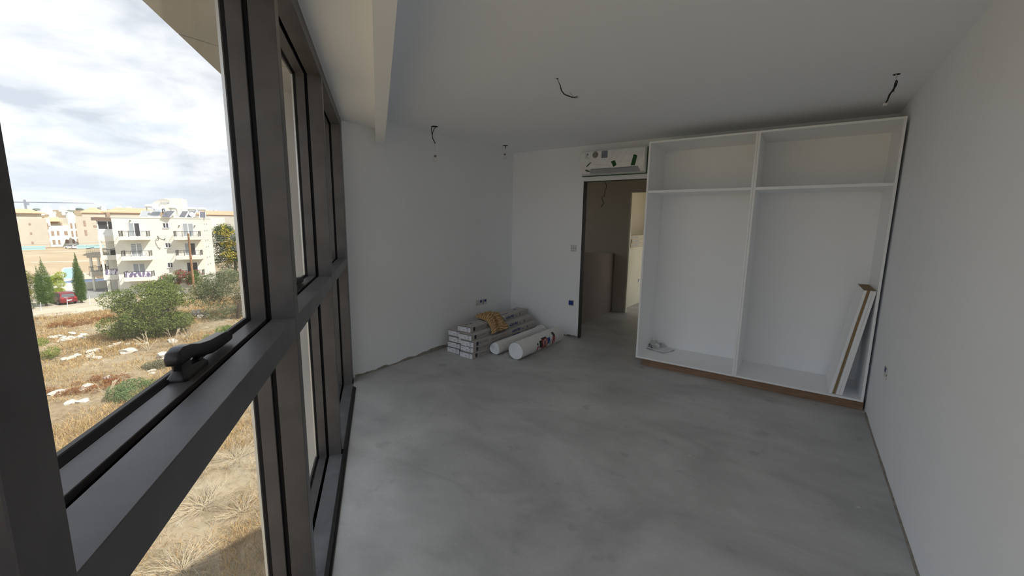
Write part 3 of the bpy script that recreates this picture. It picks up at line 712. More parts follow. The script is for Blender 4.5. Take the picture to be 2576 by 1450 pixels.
# film folds across the casing
for (x0, z0, x1, z1, fw_) in [(-1.935, 2.486, -2.06, 2.31, .010), (-1.85, 2.487, -1.985, 2.33, .013), (-1.78, 2.485, -1.90, 2.30, .009), (-2.37, 2.455, -2.30, 2.37, .008), (-1.655, 2.36, -1.70, 2.29, .007), (-2.24, 2.325, -2.02, 2.292, .009)]:
    r = MB(); dx_, dz_ = x1 - x0, z1 - z0; ln_ = math.hypot(dx_, dz_); nx_, nz_ = -dz_ / ln_ * fw_, dx_ / ln_ * fw_
    X0, Z0 = x0 + 2.412, z0 - 2.196; q8 = 8; vs = []
    for i in range(q8 + 1):
        f = i / q8; hgt = math.sin(math.pi * f); cx_, cz_ = X0 + dx_ * f, Z0 + dz_ * f
        vs += [(cx_ - nx_ * hgt, FY + .0008, cz_ - nz_ * hgt), (cx_ + nx_ * .2 * hgt, FY - .0040 * hgt, cz_ + nz_ * .2 * hgt), (cx_ + nx_ * hgt, FY + .0008, cz_ + nz_ * hgt)]
    r.add(vs, [(3 * i + j, 3 * i + j + 1, 3 * i + 4 + j, 3 * i + 3 + j) for i in range(q8) for j in (0, 1)]); r.build('film_fold', FILM, ac, smooth=True)
# ------------------------------------------------------------------ sockets
def plate(name, label, loc, rz, w, hh, items, cat='socket', m=SOCK):
    """local x along the wall, local -y into the room"""
    t = thing(name, label, cat, loc, rz)
    r = MB(); r.box(-w / 2, w / 2, -.004, .03, -hh / 2, hh / 2); r.build('box_rim', m, t, bevel=.0015, seg=1)
    for (x0, x1, z0, z1, mm, nm, dd) in items:
        r = MB(); r.box(x0, x1, -.004 - dd, -.002, z0, z1); r.build(nm, mm, t)
    return t
plate('wall_socket', 'double recessed socket box with blue back on the left wall above the cartons', (XL, 4.41, .482), math.pi / 2, .245, .078,
      [(-.035, .005, -.002, .028, SOCKB, 'blue_insert', .002), (.055, .10, -.004, .026, SOCKB, 'blue_insert', .002), (.026, .036, -.032, .034, GREYP, 'divider', .0025), (-.108, -.098, -.018, -.008, GREYP, 'screw', .002), (-.07, -.065, -.004, .02, LGREYP, 'screw', .002), (.012, .016, .02, .026, GREYP, 'screw', .002)])
plate('light_switch', 'white four gang switch frame on the back wall left of the doorway', (-2.568, YB, 1.254), 0, .088, .088,
      [(-.036, -.028, -.004, .008, GREYP, 'screw', .002), (-.004, .004, -.004, .008, GREYP, 'screw', .002), (.028, .036, -.006, .010, GREYP, 'screw', .002), (-.042, -.030, .032, .038, LGREYP, 'clip', .002), (.030, .042, .032, .038, LGREYP, 'clip', .002), (-.042, -.030, -.038, -.032, LGREYP, 'clip', .002), (.030, .042, -.038, -.032, LGREYP, 'clip', .002), (-.006, .006, -.038, -.030, LGREYP, 'clip', .002)], 'switch')
plate('back_box', 'blue plastic back box low on the back wall beside the doorway', (-2.575, YB, .487), 0, .086, .090,
      [(-.036, .034, -.030, .032, SOCKB, 'blue_insert', .003), (.034, .040, .036, .042, GREYP, 'screw', .002), (.034, .040, -.042, -.036, GREYP, 'screw', .002), (-.041, -.036, .034, .040, LGREYP, 'screw', .002)])
plate('wall_socket', 'small socket box with a blue corner on the right wall', (XR, 3.912, .543), -math.pi / 2, .135, .085,
      [(-.055, -.012, .0, .030, SOCKB, 'blue_insert', .002), (-.060, .010, .030, .036, GREYP, 'shadow_gap', .002), (.012, .030, -.035, .020, PAPER2, 'clip', .004), (.036, .044, -.012, .0, GREYP, 'screw', .003)])
plate('wall_socket', 'dark socket box in the cream room past the hallway', (-2.6495, 8.29, .47), math.pi / 2, .10, .09, [(-.04, -.01, -.03, .035, GREYP, 'insert', .002), (.01, .03, .0, .03, SOCKB, 'blue_insert', .002)])
# cartons on the half wall past the hallway
CARD2 = mat('beige_carton', (0.52, 0.47, 0.36), .8)
for k, (y0, lab) in enumerate([(7.72, 'lowest of three cartons on the half height wall past the hallway'), (7.74, 'middle of three cartons on the half height wall past the hallway'), (7.70, 'topmost of three cartons on the half height wall past the hallway')]):
    t = thing('stacked_carton', lab, 'carton', (-2.86, y0, 1.161 + k * .077), 0, 'cartons on the half wall past the hallway')
    r = MB(); r.box(0, .205, .0, 1.2, 0, .0755); r.build('body', CARD2, t, bevel=.003, seg=1)
    r = MB(); r.box(.006, .199, -.0015, .0, .006, .068); r.build('end_label', STEEL, t)
    r = MB(); r.box(.205, .2062, .06, .09, .016, .06); r.box(.205, .2062, .16, .44, .024, .050); r.build('side_print', LGREYP, t)
# ------------------------------------------------------------------ cables
def cable(name, label, loc, tubes, cat='cable', extra=None, hole=None, grp=None):
    t = thing(name, label, cat, loc)
    o = Vector(loc)
    for pts, r, m, nm in tubes:
        q = MB(); q.tube([Vector(p) - o for p in pts], r, 8); q.build(nm, m, t, smooth=True)
    if hole:
        q = MB(); q.lathe([(hole, -.0012), (hole, .004)], (0, 0, 0), 'z', 24); q.build('cut_hole', HOLE, t)
    for (c, sz, m, nm) in extra or []:
        q = MB(); q.box(-sz[0] / 2, sz[0] / 2, -sz[1] / 2, sz[1] / 2, -sz[2] / 2, sz[2] / 2); e = q.build(nm, m, t, bevel=min(sz) * .2, seg=1); e.location = Vector(c) - o
    return t
cable('ceiling_cable', 'black cable hanging in a curve from the middle of the ceiling', (-1.538, 2.722, ZC),
      [([(-1.538, 2.722, 2.601), (-1.533, 2.723, 2.59), (-1.527, 2.724, 2.573), (-1.520, 2.727, 2.56)], .0022, CABLEG, 'thin_wire'),
       ([(-1.527, 2.724, 2.573), (-1.517, 2.728, 2.556), (-1.512, 2.728, 2.536), (-1.504, 2.729, 2.515), (-1.489, 2.736, 2.495), (-1.475, 2.743, 2.486), (-1.462, 2.752, 2.481), (-1.449, 2.76, 2.476), (-1.434, 2.769, 2.47)], [.002, .0035, .004, .004, .004, .004, .004, .004, .004], CABLE, 'cable'),
       ([(-1.436, 2.768, 2.471), (-1.422, 2.777, 2.468), (-1.406, 2.789, 2.47)], .0022, CABLE, 'core_wire'), ([(-1.434, 2.769, 2.471), (-1.423, 2.778, 2.474), (-1.407, 2.79, 2.479)], .0022, CABLE, 'core_wire'),
       ([(-1.456, 2.76, 2.504), (-1.432, 2.772, 2.476)], .0014, CABLEG, 'stray_core')],
      extra=[((-1.400, 2.794, 2.474), (.012, .012, .012), CONN, 'terminal')], hole=.008)
cable('ceiling_cable', 'twin black cable with a clear terminal hanging near the ceiling corner above the right carcass', (.403, 3.864, ZC),
      [([(.401, 3.864, 2.601), (.404, 3.863, 2.581), (.404, 3.86, 2.560)], .004, SOCK, 'white_sleeve'),
       ([(.404, 3.86, 2.564), (.401, 3.852, 2.538), (.399, 3.846, 2.512), (.389, 3.835, 2.49), (.378, 3.823, 2.466), (.373, 3.815, 2.444), (.37, 3.81, 2.429), (.363, 3.802, 2.413)], [.003, .005, .005, .0045, .0055, .005, .0045, .004], CABLE, 'cable'),
       ([(.404, 3.86, 2.566), (.412, 3.862, 2.553), (.407, 3.854, 2.525), (.400, 3.846, 2.508), (.396, 3.838, 2.49), (.384, 3.83, 2.479)], .0035, CABLE, 'cable')],
      extra=[((.3605, 3.7985, 2.402), (.024, .012, .016), CONN, 'terminal'), ((.401, 3.84, 2.487), (.006, .006, .014), CONN, 'clip')], hole=.020)
def dangling(label, hole_c, cab, cab2, thin, cap, bulb, r):
    tb = [(cab, .0048, CABLE, 'cable')] if cab else []
    if cab2: tb.append((cab2, .0035, CABLE, 'cable'))
    tb.append((thin, .0016, SOCK, 'thin_wire'))
    t = cable('hanging_bulb', label, hole_c, tb, 'ceiling light', hole=.037)
    o = Vector(hole_c); c = Vector(cap) - o
    q = MB(); q.lathe([(.0, .011), (.014, .011), (.015, -.009), (.0, -.009)], tuple(c), 'z', 16); q.build('lamp_cap', BRASS, t, bevel=.002, seg=1)
    q = MB(); q.lathe([(.007, -.009), (.008, -.018), (.018, -.038), (.022, -.048), (.021, -.052), (.0, -.052)], tuple(c), 'z', 20); q.build('bulb', BULB, t, smooth=True)
    return t
dangling('downlight hole with looped black cables and a small bulb, nearer the windows', (-3.362, 3.309, ZC), [(-3.388, 3.291, 2.599), (-3.386, 3.286, 2.566), (-3.378, 3.284, 2.528), (-3.371, 3.282, 2.493), (-3.363, 3.283, 2.465), (-3.348, 3.288, 2.437), (-3.338, 3.292, 2.422)],
         [(-3.345, 3.318, 2.6), (-3.364, 3.301, 2.574), (-3.373, 3.29, 2.538), (-3.374, 3.285, 2.510)], [(-3.362, 3.309, 2.601), (-3.344, 3.29, 2.434), (-3.326, 3.276, 2.294)], (-3.326, 3.275, 2.284), None, None)
dangling('downlight hole with a single thin wire and a small bulb, near the back wall', (-3.353, 4.590, ZC), [(-3.348, 4.593, 2.60), (-3.345, 4.589, 2.565)], None, [(-3.345, 4.589, 2.565), (-3.346, 4.579, 2.521), (-3.347, 4.573, 2.493)], (-3.347, 4.574, 2.484), None, None)
cable('hall_cable', 'kinked black cable hanging in the dark hallway seen through the doorway', (-2.606, 6.2, ZC),
      [([(-2.606, 6.2, 2.601), (-2.606, 6.2, 2.40), (-2.605, 6.2, 2.252), (-2.598, 6.2, 2.227), (-2.581, 6.207, 2.199), (-2.574, 6.202, 2.15), (-2.591, 6.184, 2.121), (-2.583, 6.182, 2.082), (-2.592, 6.163, 2.014), (-2.618, 6.145, 2.012), (-2.613, 6.142, 1.975), (-2.584, 6.15, 1.912), (-2.616, 6.115, 1.851)], .0042, CABLE, 'cable')])
# ================================================================== OUTSIDE
ZG = -9.2
def ground_mat():
    m = bpy.data.materials.new('dry_field'); m.use_nodes = True
    t = m.node_tree; p = t.nodes['Principled BSDF']; l = t.links.new
    p.inputs['Roughness'].default_value = .95; p.inputs['Specular IOR Level'].default_value = .1
    tcn = N(t, 'ShaderNodeTexCoord'); co = tcn.outputs['Object']
    mp = N(t, 'ShaderNodeMapping'); mp.inputs['Scale'].default_value = (.55, 1.0, 1); mp.inputs['Rotation'].default_value = (0, 0, -.35); l(co, mp.inputs[0])
    a = N(t, 'ShaderNodeTexNoise', i_Scale=.16, i_Detail=12.0, i_Roughness=.68); l(mp.outputs[0], a.inputs['Vector'])
    ra = ramp(t, [(.30, (.15, .10, .058)), (.43, (.225, .17, .105)), (.55, (.27, .218, .14)), (.68, (.35, .30, .215))]); l(a.outputs['Fac'], ra.inputs[0])
    b = N(t, 'ShaderNodeTexNoise', i_Scale=1.3, i_Detail=10.0, i_Roughness=.7, i_Distortion=.5); l(co, b.inputs['Vector'])
    rb = ramp(t, [(.33, (.58, .55, .50)), (.5, (1, 1, 1)), (.70, (1.25, 1.25, 1.28))]); l(b.outputs['Fac'], rb.inputs[0])
    mu = N(t, 'ShaderNodeMix', data_type='RGBA', blend_type='MULTIPLY'); mu.inputs['Factor'].default_value = 1; l(ra.outputs[0], mu.inputs['A']); l(rb.outputs[0], mu.inputs['B'])
    c = N(t, 'ShaderNodeTexNoise', i_Scale=.55, i_Detail=9.0, i_Roughness=.75); l(co, c.inputs['Vector'])
    rc = ramp(t, [(.60, 0.0), (.70, .75)]); l(c.outputs['Fac'], rc.inputs[0])
    mw = N(t, 'ShaderNodeMix', data_type='RGBA'); l(rc.outputs[0], mw.inputs['Factor']); l(mu.outputs['Result'], mw.inputs['A']); mw.inputs['B'].default_value = (.46, .43, .37, 1)
    l(mw.outputs['Result'], p.inputs['Base Color'])
    return m
FIELD = ground_mat()
def hill(r, az):
    """ground height over the flat field: hills only far away"""
    h = 0.0
    if r > 330:
        k = min(1, (r - 330) / 700.0)
        h = k * k * (3 - 2 * k) * (19 + 4 * math.sin(az * 7.0 + .4) + 2 * math.sin(az * 17 + 1) + 1.5 * math.sin(az * 41))
    return h
vs = []; fs = []
NR, NA = 74, 168
rad = [0.0] + [2.0 * (2600 / 2.0) ** (k / (NR - 1)) for k in range(NR)]
for k, r in enumerate(rad):
    for a in range(NA):
        az = 2 * math.pi * a / NA
        x, y = r * math.cos(az), r * math.sin(az)
        z = hill(r, az) + (.10 * math.sin(x * .31 + 1) * math.sin(y * .27) + .05 * math.sin(x * 1.1 + y * .7) if r < 60 else 0)
        vs.append((x, y, ZG + z))
fs = [(k * NA + a, (k + 1) * NA + a, (k + 1) * NA + (a + 1) % NA, k * NA + (a + 1) % NA) for k in range(len(rad) - 1) for a in range(NA)]
g = big_mesh('ground', np.array(vs), np.array(fs), FIELD)
g.data.polygons.foreach_set('use_smooth', [True] * len(g.data.polygons))
struct(g, 'dry tan field outside with low hills on the horizon', 'ground')
PAVE = mat('pale_paving', (.44, .40, .32), .9, c2=(.37, .335, .26), scale=.5, detail=9, spec=.1)
ASPH = mat('grey_asphalt', (.20, .20, .19), .9, c2=(.27, .265, .25), scale=.7, detail=8, spec=.1)
def flat(name, poly, z, m, label, cat='paving', th=.06):
    q = MB(); q.prism(poly, 'z', ZG - .15, ZG + z); return struct(q.build(name, m), label, cat)
flat('road', [(-72.2, -20), (-72.2, 6), (-73.0, 14), (-71.3, 15.5), (-66, 13.5), (-66.4, 6), (-65.8, -20)], .12, PAVE, 'pale dusty road in front of the parked red car')
q = MB(); q.prism([(-69.4, -20), (-69.5, 6), (-70.0, 13), (-69.75, 13), (-69.2, 6), (-69.1, -20)], 'z', ZG, ZG + .20); struct(q.build('kerb', PAVE), 'pale kerb along the road', 'kerb')
flat('parking_court', [(-72.3, -20), (-73.2, 14), (-79.5, 17), (-96, 17), (-112, 17), (-112, 4), (-100, -20)], .10, PAVE, 'pale paved court by the white apartment block')
flat('driveway', [(-76.2, 8.2), (-77.2, 17), (-90, 17), (-87.5, 10.5), (-80, 9.4)], .13, ASPH, 'grey asphalt bay beneath the apartment block', 'driveway')
LOT = mat('bare_tan_soil', (.40, .325, .225), .95, c2=(.33, .255, .165), scale=.09, detail=12, spec=.1, stretch=(.5, 1.6, 1))
flat('bare_lot', [(-112.5, -20), (-112.5, 40), (-200, 52), (-214, 26), (-204, -30)], .03, LOT, 'bare tan lot between the court and the hotel', 'field')
flat('dirt_track', [(-112, 6), (-112, 24), (-114.5, 24), (-114, 6)], .05, PAVE, 'pale strip of bare earth in the far field', 'track')
flat('dirt_strip', [(-150, 14), (-146, 27), (-142, 27), (-147, 14)], .04, PAVE, 'pale bare patch across the far tan field', 'track')
# ------------------------------------------------------------------ plants
LEAF = {}
def leaf_mat(name):
    m = bpy.data.materials.new(name); m.use_nodes = True
    t = m.node_tree; p = t.nodes['Principled BSDF']
    at = N(t, 'ShaderNodeAttribute', attribute_name='Col'); t.links.new(at.outputs['Color'], p.inputs['Base Color'])
    p.inputs['Roughness'].default_value = .7; p.inputs['Specular IOR Level'].default_value = .2
    tl = N(t, 'ShaderNodeBsdfTranslucent'); t.links.new(at.outputs['Color'], tl.inputs[0])
    mm = N(t, 'ShaderNodeMixShader'); mm.inputs[0].default_value = .25
    t.links.new(p.outputs[0], mm.inputs[1]); t.links.new(tl.outputs[0], mm.inputs[2])
    t.links.new(mm.outputs[0], t.nodes['Material Output'].inputs[0])
    return m
LEAFM = leaf_mat('foliage')
BARK = mat('bark', (.09, .065, .045), .95, c2=(.14, .11, .085), scale=5)
def leaf_quads(C, size, aspect, cols, upbias=.3):
    n = len(C)
    a = rng.normal(size=(n, 3)); a[:, 2] += upbias; a /= np.linalg.norm(a, axis=1, keepdims=True)
    t = rng.normal(size=(n, 3)); u = np.cross(a, t); u /= np.linalg.norm(u, axis=1, keepdims=True)
    v = np.cross(a, u)
    s = size * rng.uniform(.6, 1.4, (n, 1))
    u = u * s * .5; v = v * s * .5 * aspect
    V = np.stack([C - u, C - v * .8, C + u, C + v * .8], 1).reshape(-1, 3)
    F = np.arange(4 * n).reshape(n, 4)
    return V, F, np.repeat(cols, 4, 0)
def palette(n, cols, w=None):
    cols = np.array([srgb(*c) for c in cols]); i = rng.choice(len(cols), n, p=w)
    c = cols[i] * rng.uniform(.78, 1.22, (n, 1)); return np.clip(c, 0, 1)
def lobes_points(lobes, n, shell=.55, clump=1.0):
    """lobes: (x,y,z,rx,ry,rz) in local metres; points fill the outer shell of the lobes"""
    w = np.array([l[3] * l[4] + l[3] * l[5] for l in lobes]); w = w / w.sum()
    i = rng.choice(len(lobes), n, p=w); Lb = np.array(lobes)[i]
    d = rng.normal(size=(n, 3)); d /= np.linalg.norm(d, axis=1, keepdims=True)
    r = rng.uniform(shell, 1.0, (n, 1)) ** .5
    # clumping
    k = 1 + clump * .16 * np.sin(9 * d[:, :1] + Lb[:, :1] * 5) * np.sin(8 * d[:, 1:2] + 2) + clump * .10 * np.sin(13 * d[:, 2:3] + Lb[:, 1:2] * 3)
    P = Lb[:, :3] + d * r * k * Lb[:, 3:6]
    return P
def tree(name, label, cat, loc, lobes, n, size, cols, trunk=None, w=None, aspect=.55, group=None, extra=None, zmin=.05, shell=.55, clump=1.0):
    t = thing(name, label, cat, loc, 0, group)
    P = lobes_points(lobes, n, shell, clump); P = P[P[:, 2] > zmin]
    V, F, Cc = leaf_quads(P, size, aspect, palette(len(P), cols, w))
    o = big_mesh('crown', V, F, LEAFM, t, Cc); o['kind'] = 'stuff'
    if extra is not None:
        P, sz, cl = extra
        V, F, Cc = leaf_quads(np.array(P), sz, .8, palette(len(P), cl))
        o = big_mesh('blossom', V, F, LEAFM, t, Cc); o['kind'] = 'stuff'
    if trunk:
        q = MB()
        for pts, r in trunk: q.tube(pts, r, 7)
        q.build('trunk', BARK, t, smooth=True)
    return t
R3 = random.Random(11)
def rl(n, cx, cy, cz, sx, sy, sz, r0, r1):
    out = []
    for _ in range(n):
        a = R3.uniform(0, 6.283); k = R3.uniform(.3, 1) ** .6; e = R3.uniform(-1, 1); r = R3.uniform(r0, r1)
        out.append((cx + sx * k * math.cos(a) * math.sqrt(max(0, 1 - e * e * .7)), cy + sy * k * math.sin(a) * math.sqrt(max(0, 1 - e * e * .7)), cz + sz * e, r, r, r * .8))
    return out
carob = rl(46, 0, 0, 2.6, 2.75, 3.0, 1.9, .65, 1.15) + [(0, -1.9, .9, 1.1, 1.1, .9), (.6, 1.9, 1.2, 1.1, 1.2, 1.0), (1.2, -.6, .8, 1.0, 1.4, .8)]
tree('carob_tree', 'broad round carob tree with green foliage standing in the dry field', 'tree', (-48.4, 11.2, ZG), carob, 62000, .115,
     [(98, 114, 54), (80, 98, 48), (118, 130, 66), (140, 146, 80), (62, 78, 42)],
     trunk=[([(.3, .2, 0), (.6, .3, 1.2), (1.3, .7, 2.4), (1.9, 1.3, 3.4)], [.28, .24, .16, .06]), ([(.3, .0, 0), (.7, -.4, 1.3), (1.6, -.9, 2.6)], [.22, .18, .07]), ([(.6, .3, 1.2), (2.0, .3, 2.1), (2.6, .2, 2.9)], [.16, .12, .05])])
olive = rl(44, 0, 0, 2.9, 2.6, 3.9, 2.0, .6, 1.1) + [(0.6, -2.4, 1.0, 1.3, 1.3, 1.0), (1.0, .5, .8, 1.3, 1.6, .8)]
tree('olive_tree', 'grey green olive tree at the right edge of the large window pane', 'tree', (-51.2, 19.6, ZG), olive, 52000, .105,
     [(104, 116, 82), (82, 96, 66), (126, 134, 100), (66, 78, 56), (150, 150, 112)],
     trunk=[([(1.5, -.8, .2), (2.3, -.9, 1.6), (2.7, -.3, 2.6), (2.5, 1.6, 2.9), (2.2, 3, 2.5)], [.2, .2, .17, .12, .05]), ([(2.7, -.3, 2.6), (2.6, -.6, 3.4)], [.12, .03])])
yl = rl(60, 0, 0, 5.4, 3.1, 3.9, 3.5, .8, 1.5)
bloom_pts = lobes_points([l for l in yl if l[0] > -.5 or l[2] > 6.0], 16000, .95); bloom_pts = bloom_pts[(bloom_pts[:, 0] > .4) & (bloom_pts[:, 2] > 2.5) & (np.sin(bloom_pts[:, 1] * 2.7) + np.sin(bloom_pts[:, 2] * 3.1 + 1) + .04 * bloom_pts[:, 2] > .15)]  # yellow blossom points on the near side of the crown
tree('flowering_tree', 'tall dark green tree with yellow blossom to the right of the apartment block', 'tree', (-90.5, 34.6, ZG), yl, 42000, .17,
     [(62, 84, 48), (48, 70, 42), (78, 100, 54), (96, 112, 58)], extra=(bloom_pts, .26, [(206, 186, 74), (186, 170, 66), (160, 154, 66)]), trunk=[([(0, 0, 0), (0, 0, 3)], [.3, .2])])
def cypress(label, loc, hgt, rad, seed, tops):
    lb = []
    R = random.Random(seed)
    for (ox, oy, hh, rr) in tops:
        for k in range(14):
            f = k / 13; z = hh * (.07 + .91 * f); r = rr * (math.sin(math.pi * min(1, f * .62 + .26)) ** .9) * (1 - f ** 3) + .06
            lb.append((ox * (1 - .2 * f) + R.uniform(-.05, .05), oy + R.uniform(-.05, .05), z, r, r, hh / 11))
    return tree('cypress', label, 'tree', loc, lb, 30000, .085, [(66, 96, 42), (86, 116, 50), (54, 80, 40), (104, 130, 58)], trunk=[([(0, 0, -.1), (0, 0, .9)], [.12, .1])], aspect=.4, shell=.2, clump=.35, group='cypresses by the parked red car', zmin=.3)
cypress('wide forked cypress left of the parked red car', (-73.9, 7.6, ZG + .1), 5.9, 1.0, 1, [(0, .14, 5.7, .78), (.1, -.36, 4.7, .50)])
cypress('slender pointed cypress right of the parked red car', (-73.6, 10.55, ZG + .1), 6.1, .72, 2, [(0, 0, 6.1, .60)])
tree('lime_shrub', 'bright lime green shrub behind the forked cypress', 'shrub', (-79.0, 9.2, ZG + .1), rl(14, 0, 0, 1.9, .8, .8, 1.5, .4, .6), 10000, .10, [(150, 168, 44), (172, 186, 60), (130, 152, 44), (160, 160, 60)])
tree('reddish_shrub', 'tall reddish green shrub left of the forked cypress', 'shrub', (-79.6, 6.9, ZG + .1), rl(16, 0, 0, 2.0, .9, .8, 1.6, .45, .7), 10000, .10, [(104, 122, 56), (150, 104, 76), (124, 134, 62), (88, 104, 50)])
tree('low_hedge', 'dark low hedge under the forked cypress beside the road', 'hedge', (-72.9, 5.6, ZG + .1), rl(12, 0, -.4, .8, .8, 1.6, .5, .45, .6), 7000, .10, [(84, 96, 66), (68, 82, 58), (106, 112, 80)])
bg_l = rl(26, 0, 0, 1.4, 1.0, 3.0, .8, .45, .75)
bl = lobes_points(bg_l, 3400, .9); bl = bl[np.sin(bl[:, 1] * 2.2 + 1) + np.sin(bl[:, 2] * 3.0 + bl[:, 0]) > .15]
tree('bougainvillea', 'pink flowering bougainvillea hedge in front of the apartment block', 'shrub', (-72.4, 20.4, ZG + .9), bg_l, 15000, .11, [(96, 118, 60), (116, 134, 72), (80, 100, 54)], extra=(bl, .15, [(178, 66, 96), (150, 52, 80), (196, 96, 118), (128, 60, 60)]))
tree('pale_oleander', 'pale cream flowering bush beside the utility pole', 'shrub', (-66.5, 21.2, ZG), rl(14, 0, 0, 1.5, .9, 1.3, 1.1, .4, .7), 9000, .10, [(118, 122, 86), (148, 146, 104), (214, 206, 170), (92, 100, 70)])
for k, (x, y, sx, hh, cols, lab) in enumerate([
        (-46.6, 3.7, 1.3, 1.5, [(120, 134, 62), (150, 156, 86), (98, 114, 54)], 'yellow green bush at the left edge of the window view'),
        (-32.6, 6.6, 1.25, .8, [(100, 122, 78), (84, 106, 66), (122, 140, 92)], 'low green bush close below the window handle'),
        (-42.2, 14.6, 1.2, .9, [(106, 132, 66), (128, 150, 78), (84, 110, 54)], 'green mastic bush in front of the rubble heap'),
        (-42.6, 17.6, 1.3, .9, [(104, 130, 64), (126, 148, 76), (84, 108, 54)], 'green bush under the olive tree at the pane corner'),
        (-37.6, 8.6, .7, .4, [(120, 116, 92), (140, 134, 104), (98, 100, 78)], 'small grey bush beside the large flat boulder')]):
    tree('low_bush', lab, 'shrub', (x, y, ZG - .05), rl(16, 0, 0, hh * .5, sx, sx, hh * .5, .3, .5), 8000, .08, cols)
DRY = mat('dry_brush', (.22, .12, .06), .95)
for (x, y, sx, sy, hh, lab) in [(-36.6, 4.7, 1.7, 2.3, .28, 'rust brown dry thicket in the lower part of the field'), (-59.2, 8.2, 1.2, 3.0, .5, 'rust coloured dry brush beyond the first line of stones')]:
    tree('dry_thicket', lab, 'shrub', (x, y, ZG), rl(26, 0, 0, hh * .4, sx, sy, hh * .5, .25, .42), 12000, .10, [(136, 88, 52), (116, 72, 42), (158, 112, 70)], aspect=.2)
# dry grass over the near field
def grass():
    Ps, H = [], []
    n = 62000
    r = 6 + 62 * rng.uniform(0, 1, n) ** .8; az = rng.uniform(math.radians(138), math.radians(184), n)
    C = np.stack([r * np.cos(az), r * np.sin(az), np.full(n, ZG)], 1)
    dens = np.sin(C[:, 0] * .45 + 1.2) * np.sin(C[:, 1] * .5) + .6 * np.sin(C[:, 0] * 1.1 + C[:, 1] * .9) + .4 * np.sin(C[:, 0] * 2.3 - C[:, 1] * 1.7)
    keep = dens > rng.uniform(-1.1, .9, n); C = C[keep]; n = len(C); r = r[keep]
    m = 5
    B = np.repeat(C, m, 0) + rng.normal(size=(n * m, 3)) * [.22, .22, 0]
    k = n * m
    hgt = rng.uniform(.10, .36, (k, 1)) * (1 + .5 * (np.repeat(dens[keep], m)[:, None] > .7))
    lean = rng.normal(size=(k, 3)) * [.22, .22, 0]
    wdt = rng.normal(size=(k, 3)) * [1, 1, 0]; wdt /= np.linalg.norm(wdt, axis=1, keepdims=True)
    wd = (.005 + .00026 * np.repeat(r, m))[:, None]
    V = np.stack([B - wdt * wd, B + wdt * wd, B + lean + np.concatenate([np.zeros((k, 2)), hgt], 1)], 1).reshape(-1, 3)
    V[:, 2] += .05 * 0
    cols = palette(k, [(188, 156, 104), (170, 138, 90), (202, 176, 128), (148, 116, 76), (138, 128, 96), (178, 158, 118)])
    o = big_mesh('dry_grass', V, np.arange(3 * k).reshape(k, 3), LEAFM, None, np.repeat(cols, 3, 0))
    tag(o, 'dry straw coloured grass covering the field', 'grass', kind='stuff')
grass()
# tangled dry weeds just below the building and dead stalks further out
STRAW = mat('dead_stalk', (.42, .35, .24), .95)
def weeds(name, label, x, y, n, hgt, spr, seed, r=.012):
    R = random.Random(seed); t = thing(name, label, 'weed', (x, y, ZG), 0, 'dead stalks in the field'); q = MB()
    for _ in range(n):
        a = R.uniform(0, 6.28); k = R.uniform(.3, 1) * spr; hh = R.uniform(.4, 1) * hgt
        p0 = Vector((R.uniform(-.1, .1), R.uniform(-.1, .1), 0)); p3 = Vector((k * math.cos(a), k * math.sin(a), hh))
        q.tube([p0, p0.lerp(p3, .4) + Vector((R.uniform(-.1, .1) * spr, R.uniform(-.1, .1) * spr, .12 * hgt)), p3], [r, r * .8, r * .4], 4, cap=False)
        for _ in range(3):
            a2 = a + R.uniform(-1, 1); p4 = p3 + Vector((math.cos(a2), math.sin(a2), R.uniform(-.1, .6))) * .25 * spr
            q.tube([p3.lerp(p0, R.uniform(.05, .4)), p4], [r * .5, r * .3], 3, cap=False)
    o = q.build('stalks', STRAW, t)
for k, (x, y, n, hh, sp, lab) in enumerate([(-14.6, 3.4, 42, .5, 1.1, 'tangle of dead stalks lowest in the bottom pane'), (-17.4, 4.9, 48, .55, 1.3, 'tangle of pale dead stalks in the middle of the bottom pane'), (-19.8, 6.9, 44, .6, 1.2, 'brown dead weeds at the top of the bottom pane'), (-16.0, 5.6, 26, .4, .9, 'sparse dead weeds by the pale stones in the bottom pane'),
                                             (-43.2, 9.6, 9, 1.5, .8, 'dead umbel stalk in front of the carob tree, left one'), (-42.6, 11.2, 9, 1.6, .7, 'dead umbel stalk in front of the carob tree, middle one'), (-43.5, 12.4, 8, 1.5, .7, 'dead umbel stalk in front of the carob tree, right one'), (-32.8, 5.2, 9, 1.2, .6, 'dead thistle stalks in front of the rust brown thicket')]):
    weeds('dead_weeds', lab, x, y, n, hh, sp, 20 + k, .009 if x > -25 else .02)
# ------------------------------------------------------------------ rocks
LIME = mat('pale_limestone', (.50, .47, .41), .95, c2=(.40, .375, .33), scale=6, detail=8, bump=.4, bscale=9)
ROCKM = []
for k in range(5):
    bm = bmesh.new(); bmesh.ops.create_icosphere(bm, subdivisions=2, radius=1)
    R = random.Random(50 + k); ph = [R.uniform(0, 6) for _ in range(6)]
    for v in bm.verts:
        c = v.co; f = 1 + .22 * math.sin(3 * c.x + ph[0]) * math.sin(2.6 * c.y + ph[1]) + .16 * math.sin(5 * c.z + ph[2] + 3 * c.x) + R.uniform(-.07, .07)
        v.co = Vector((c.x * f, c.y * f * .72, c.z * f * .5))
    me = bpy.data.meshes.new('rock'); bm.to_mesh(me); bm.free(); me.materials.append(LIME); ROCKM.append(me)
def rock(x, y, s, label, grp, k):
    o = bpy.data.objects.new('limestone_rock', ROCKM[k % 5]); COL.objects.link(o)
    o.location = (x, y, ZG + .1 * s); o.scale = (s, s, s); o.rotation_euler = (R3.uniform(-.2, .2), R3.uniform(-.2, .2), R3.uniform(0, 6.28))
    tag(o, label, 'rock', grp)
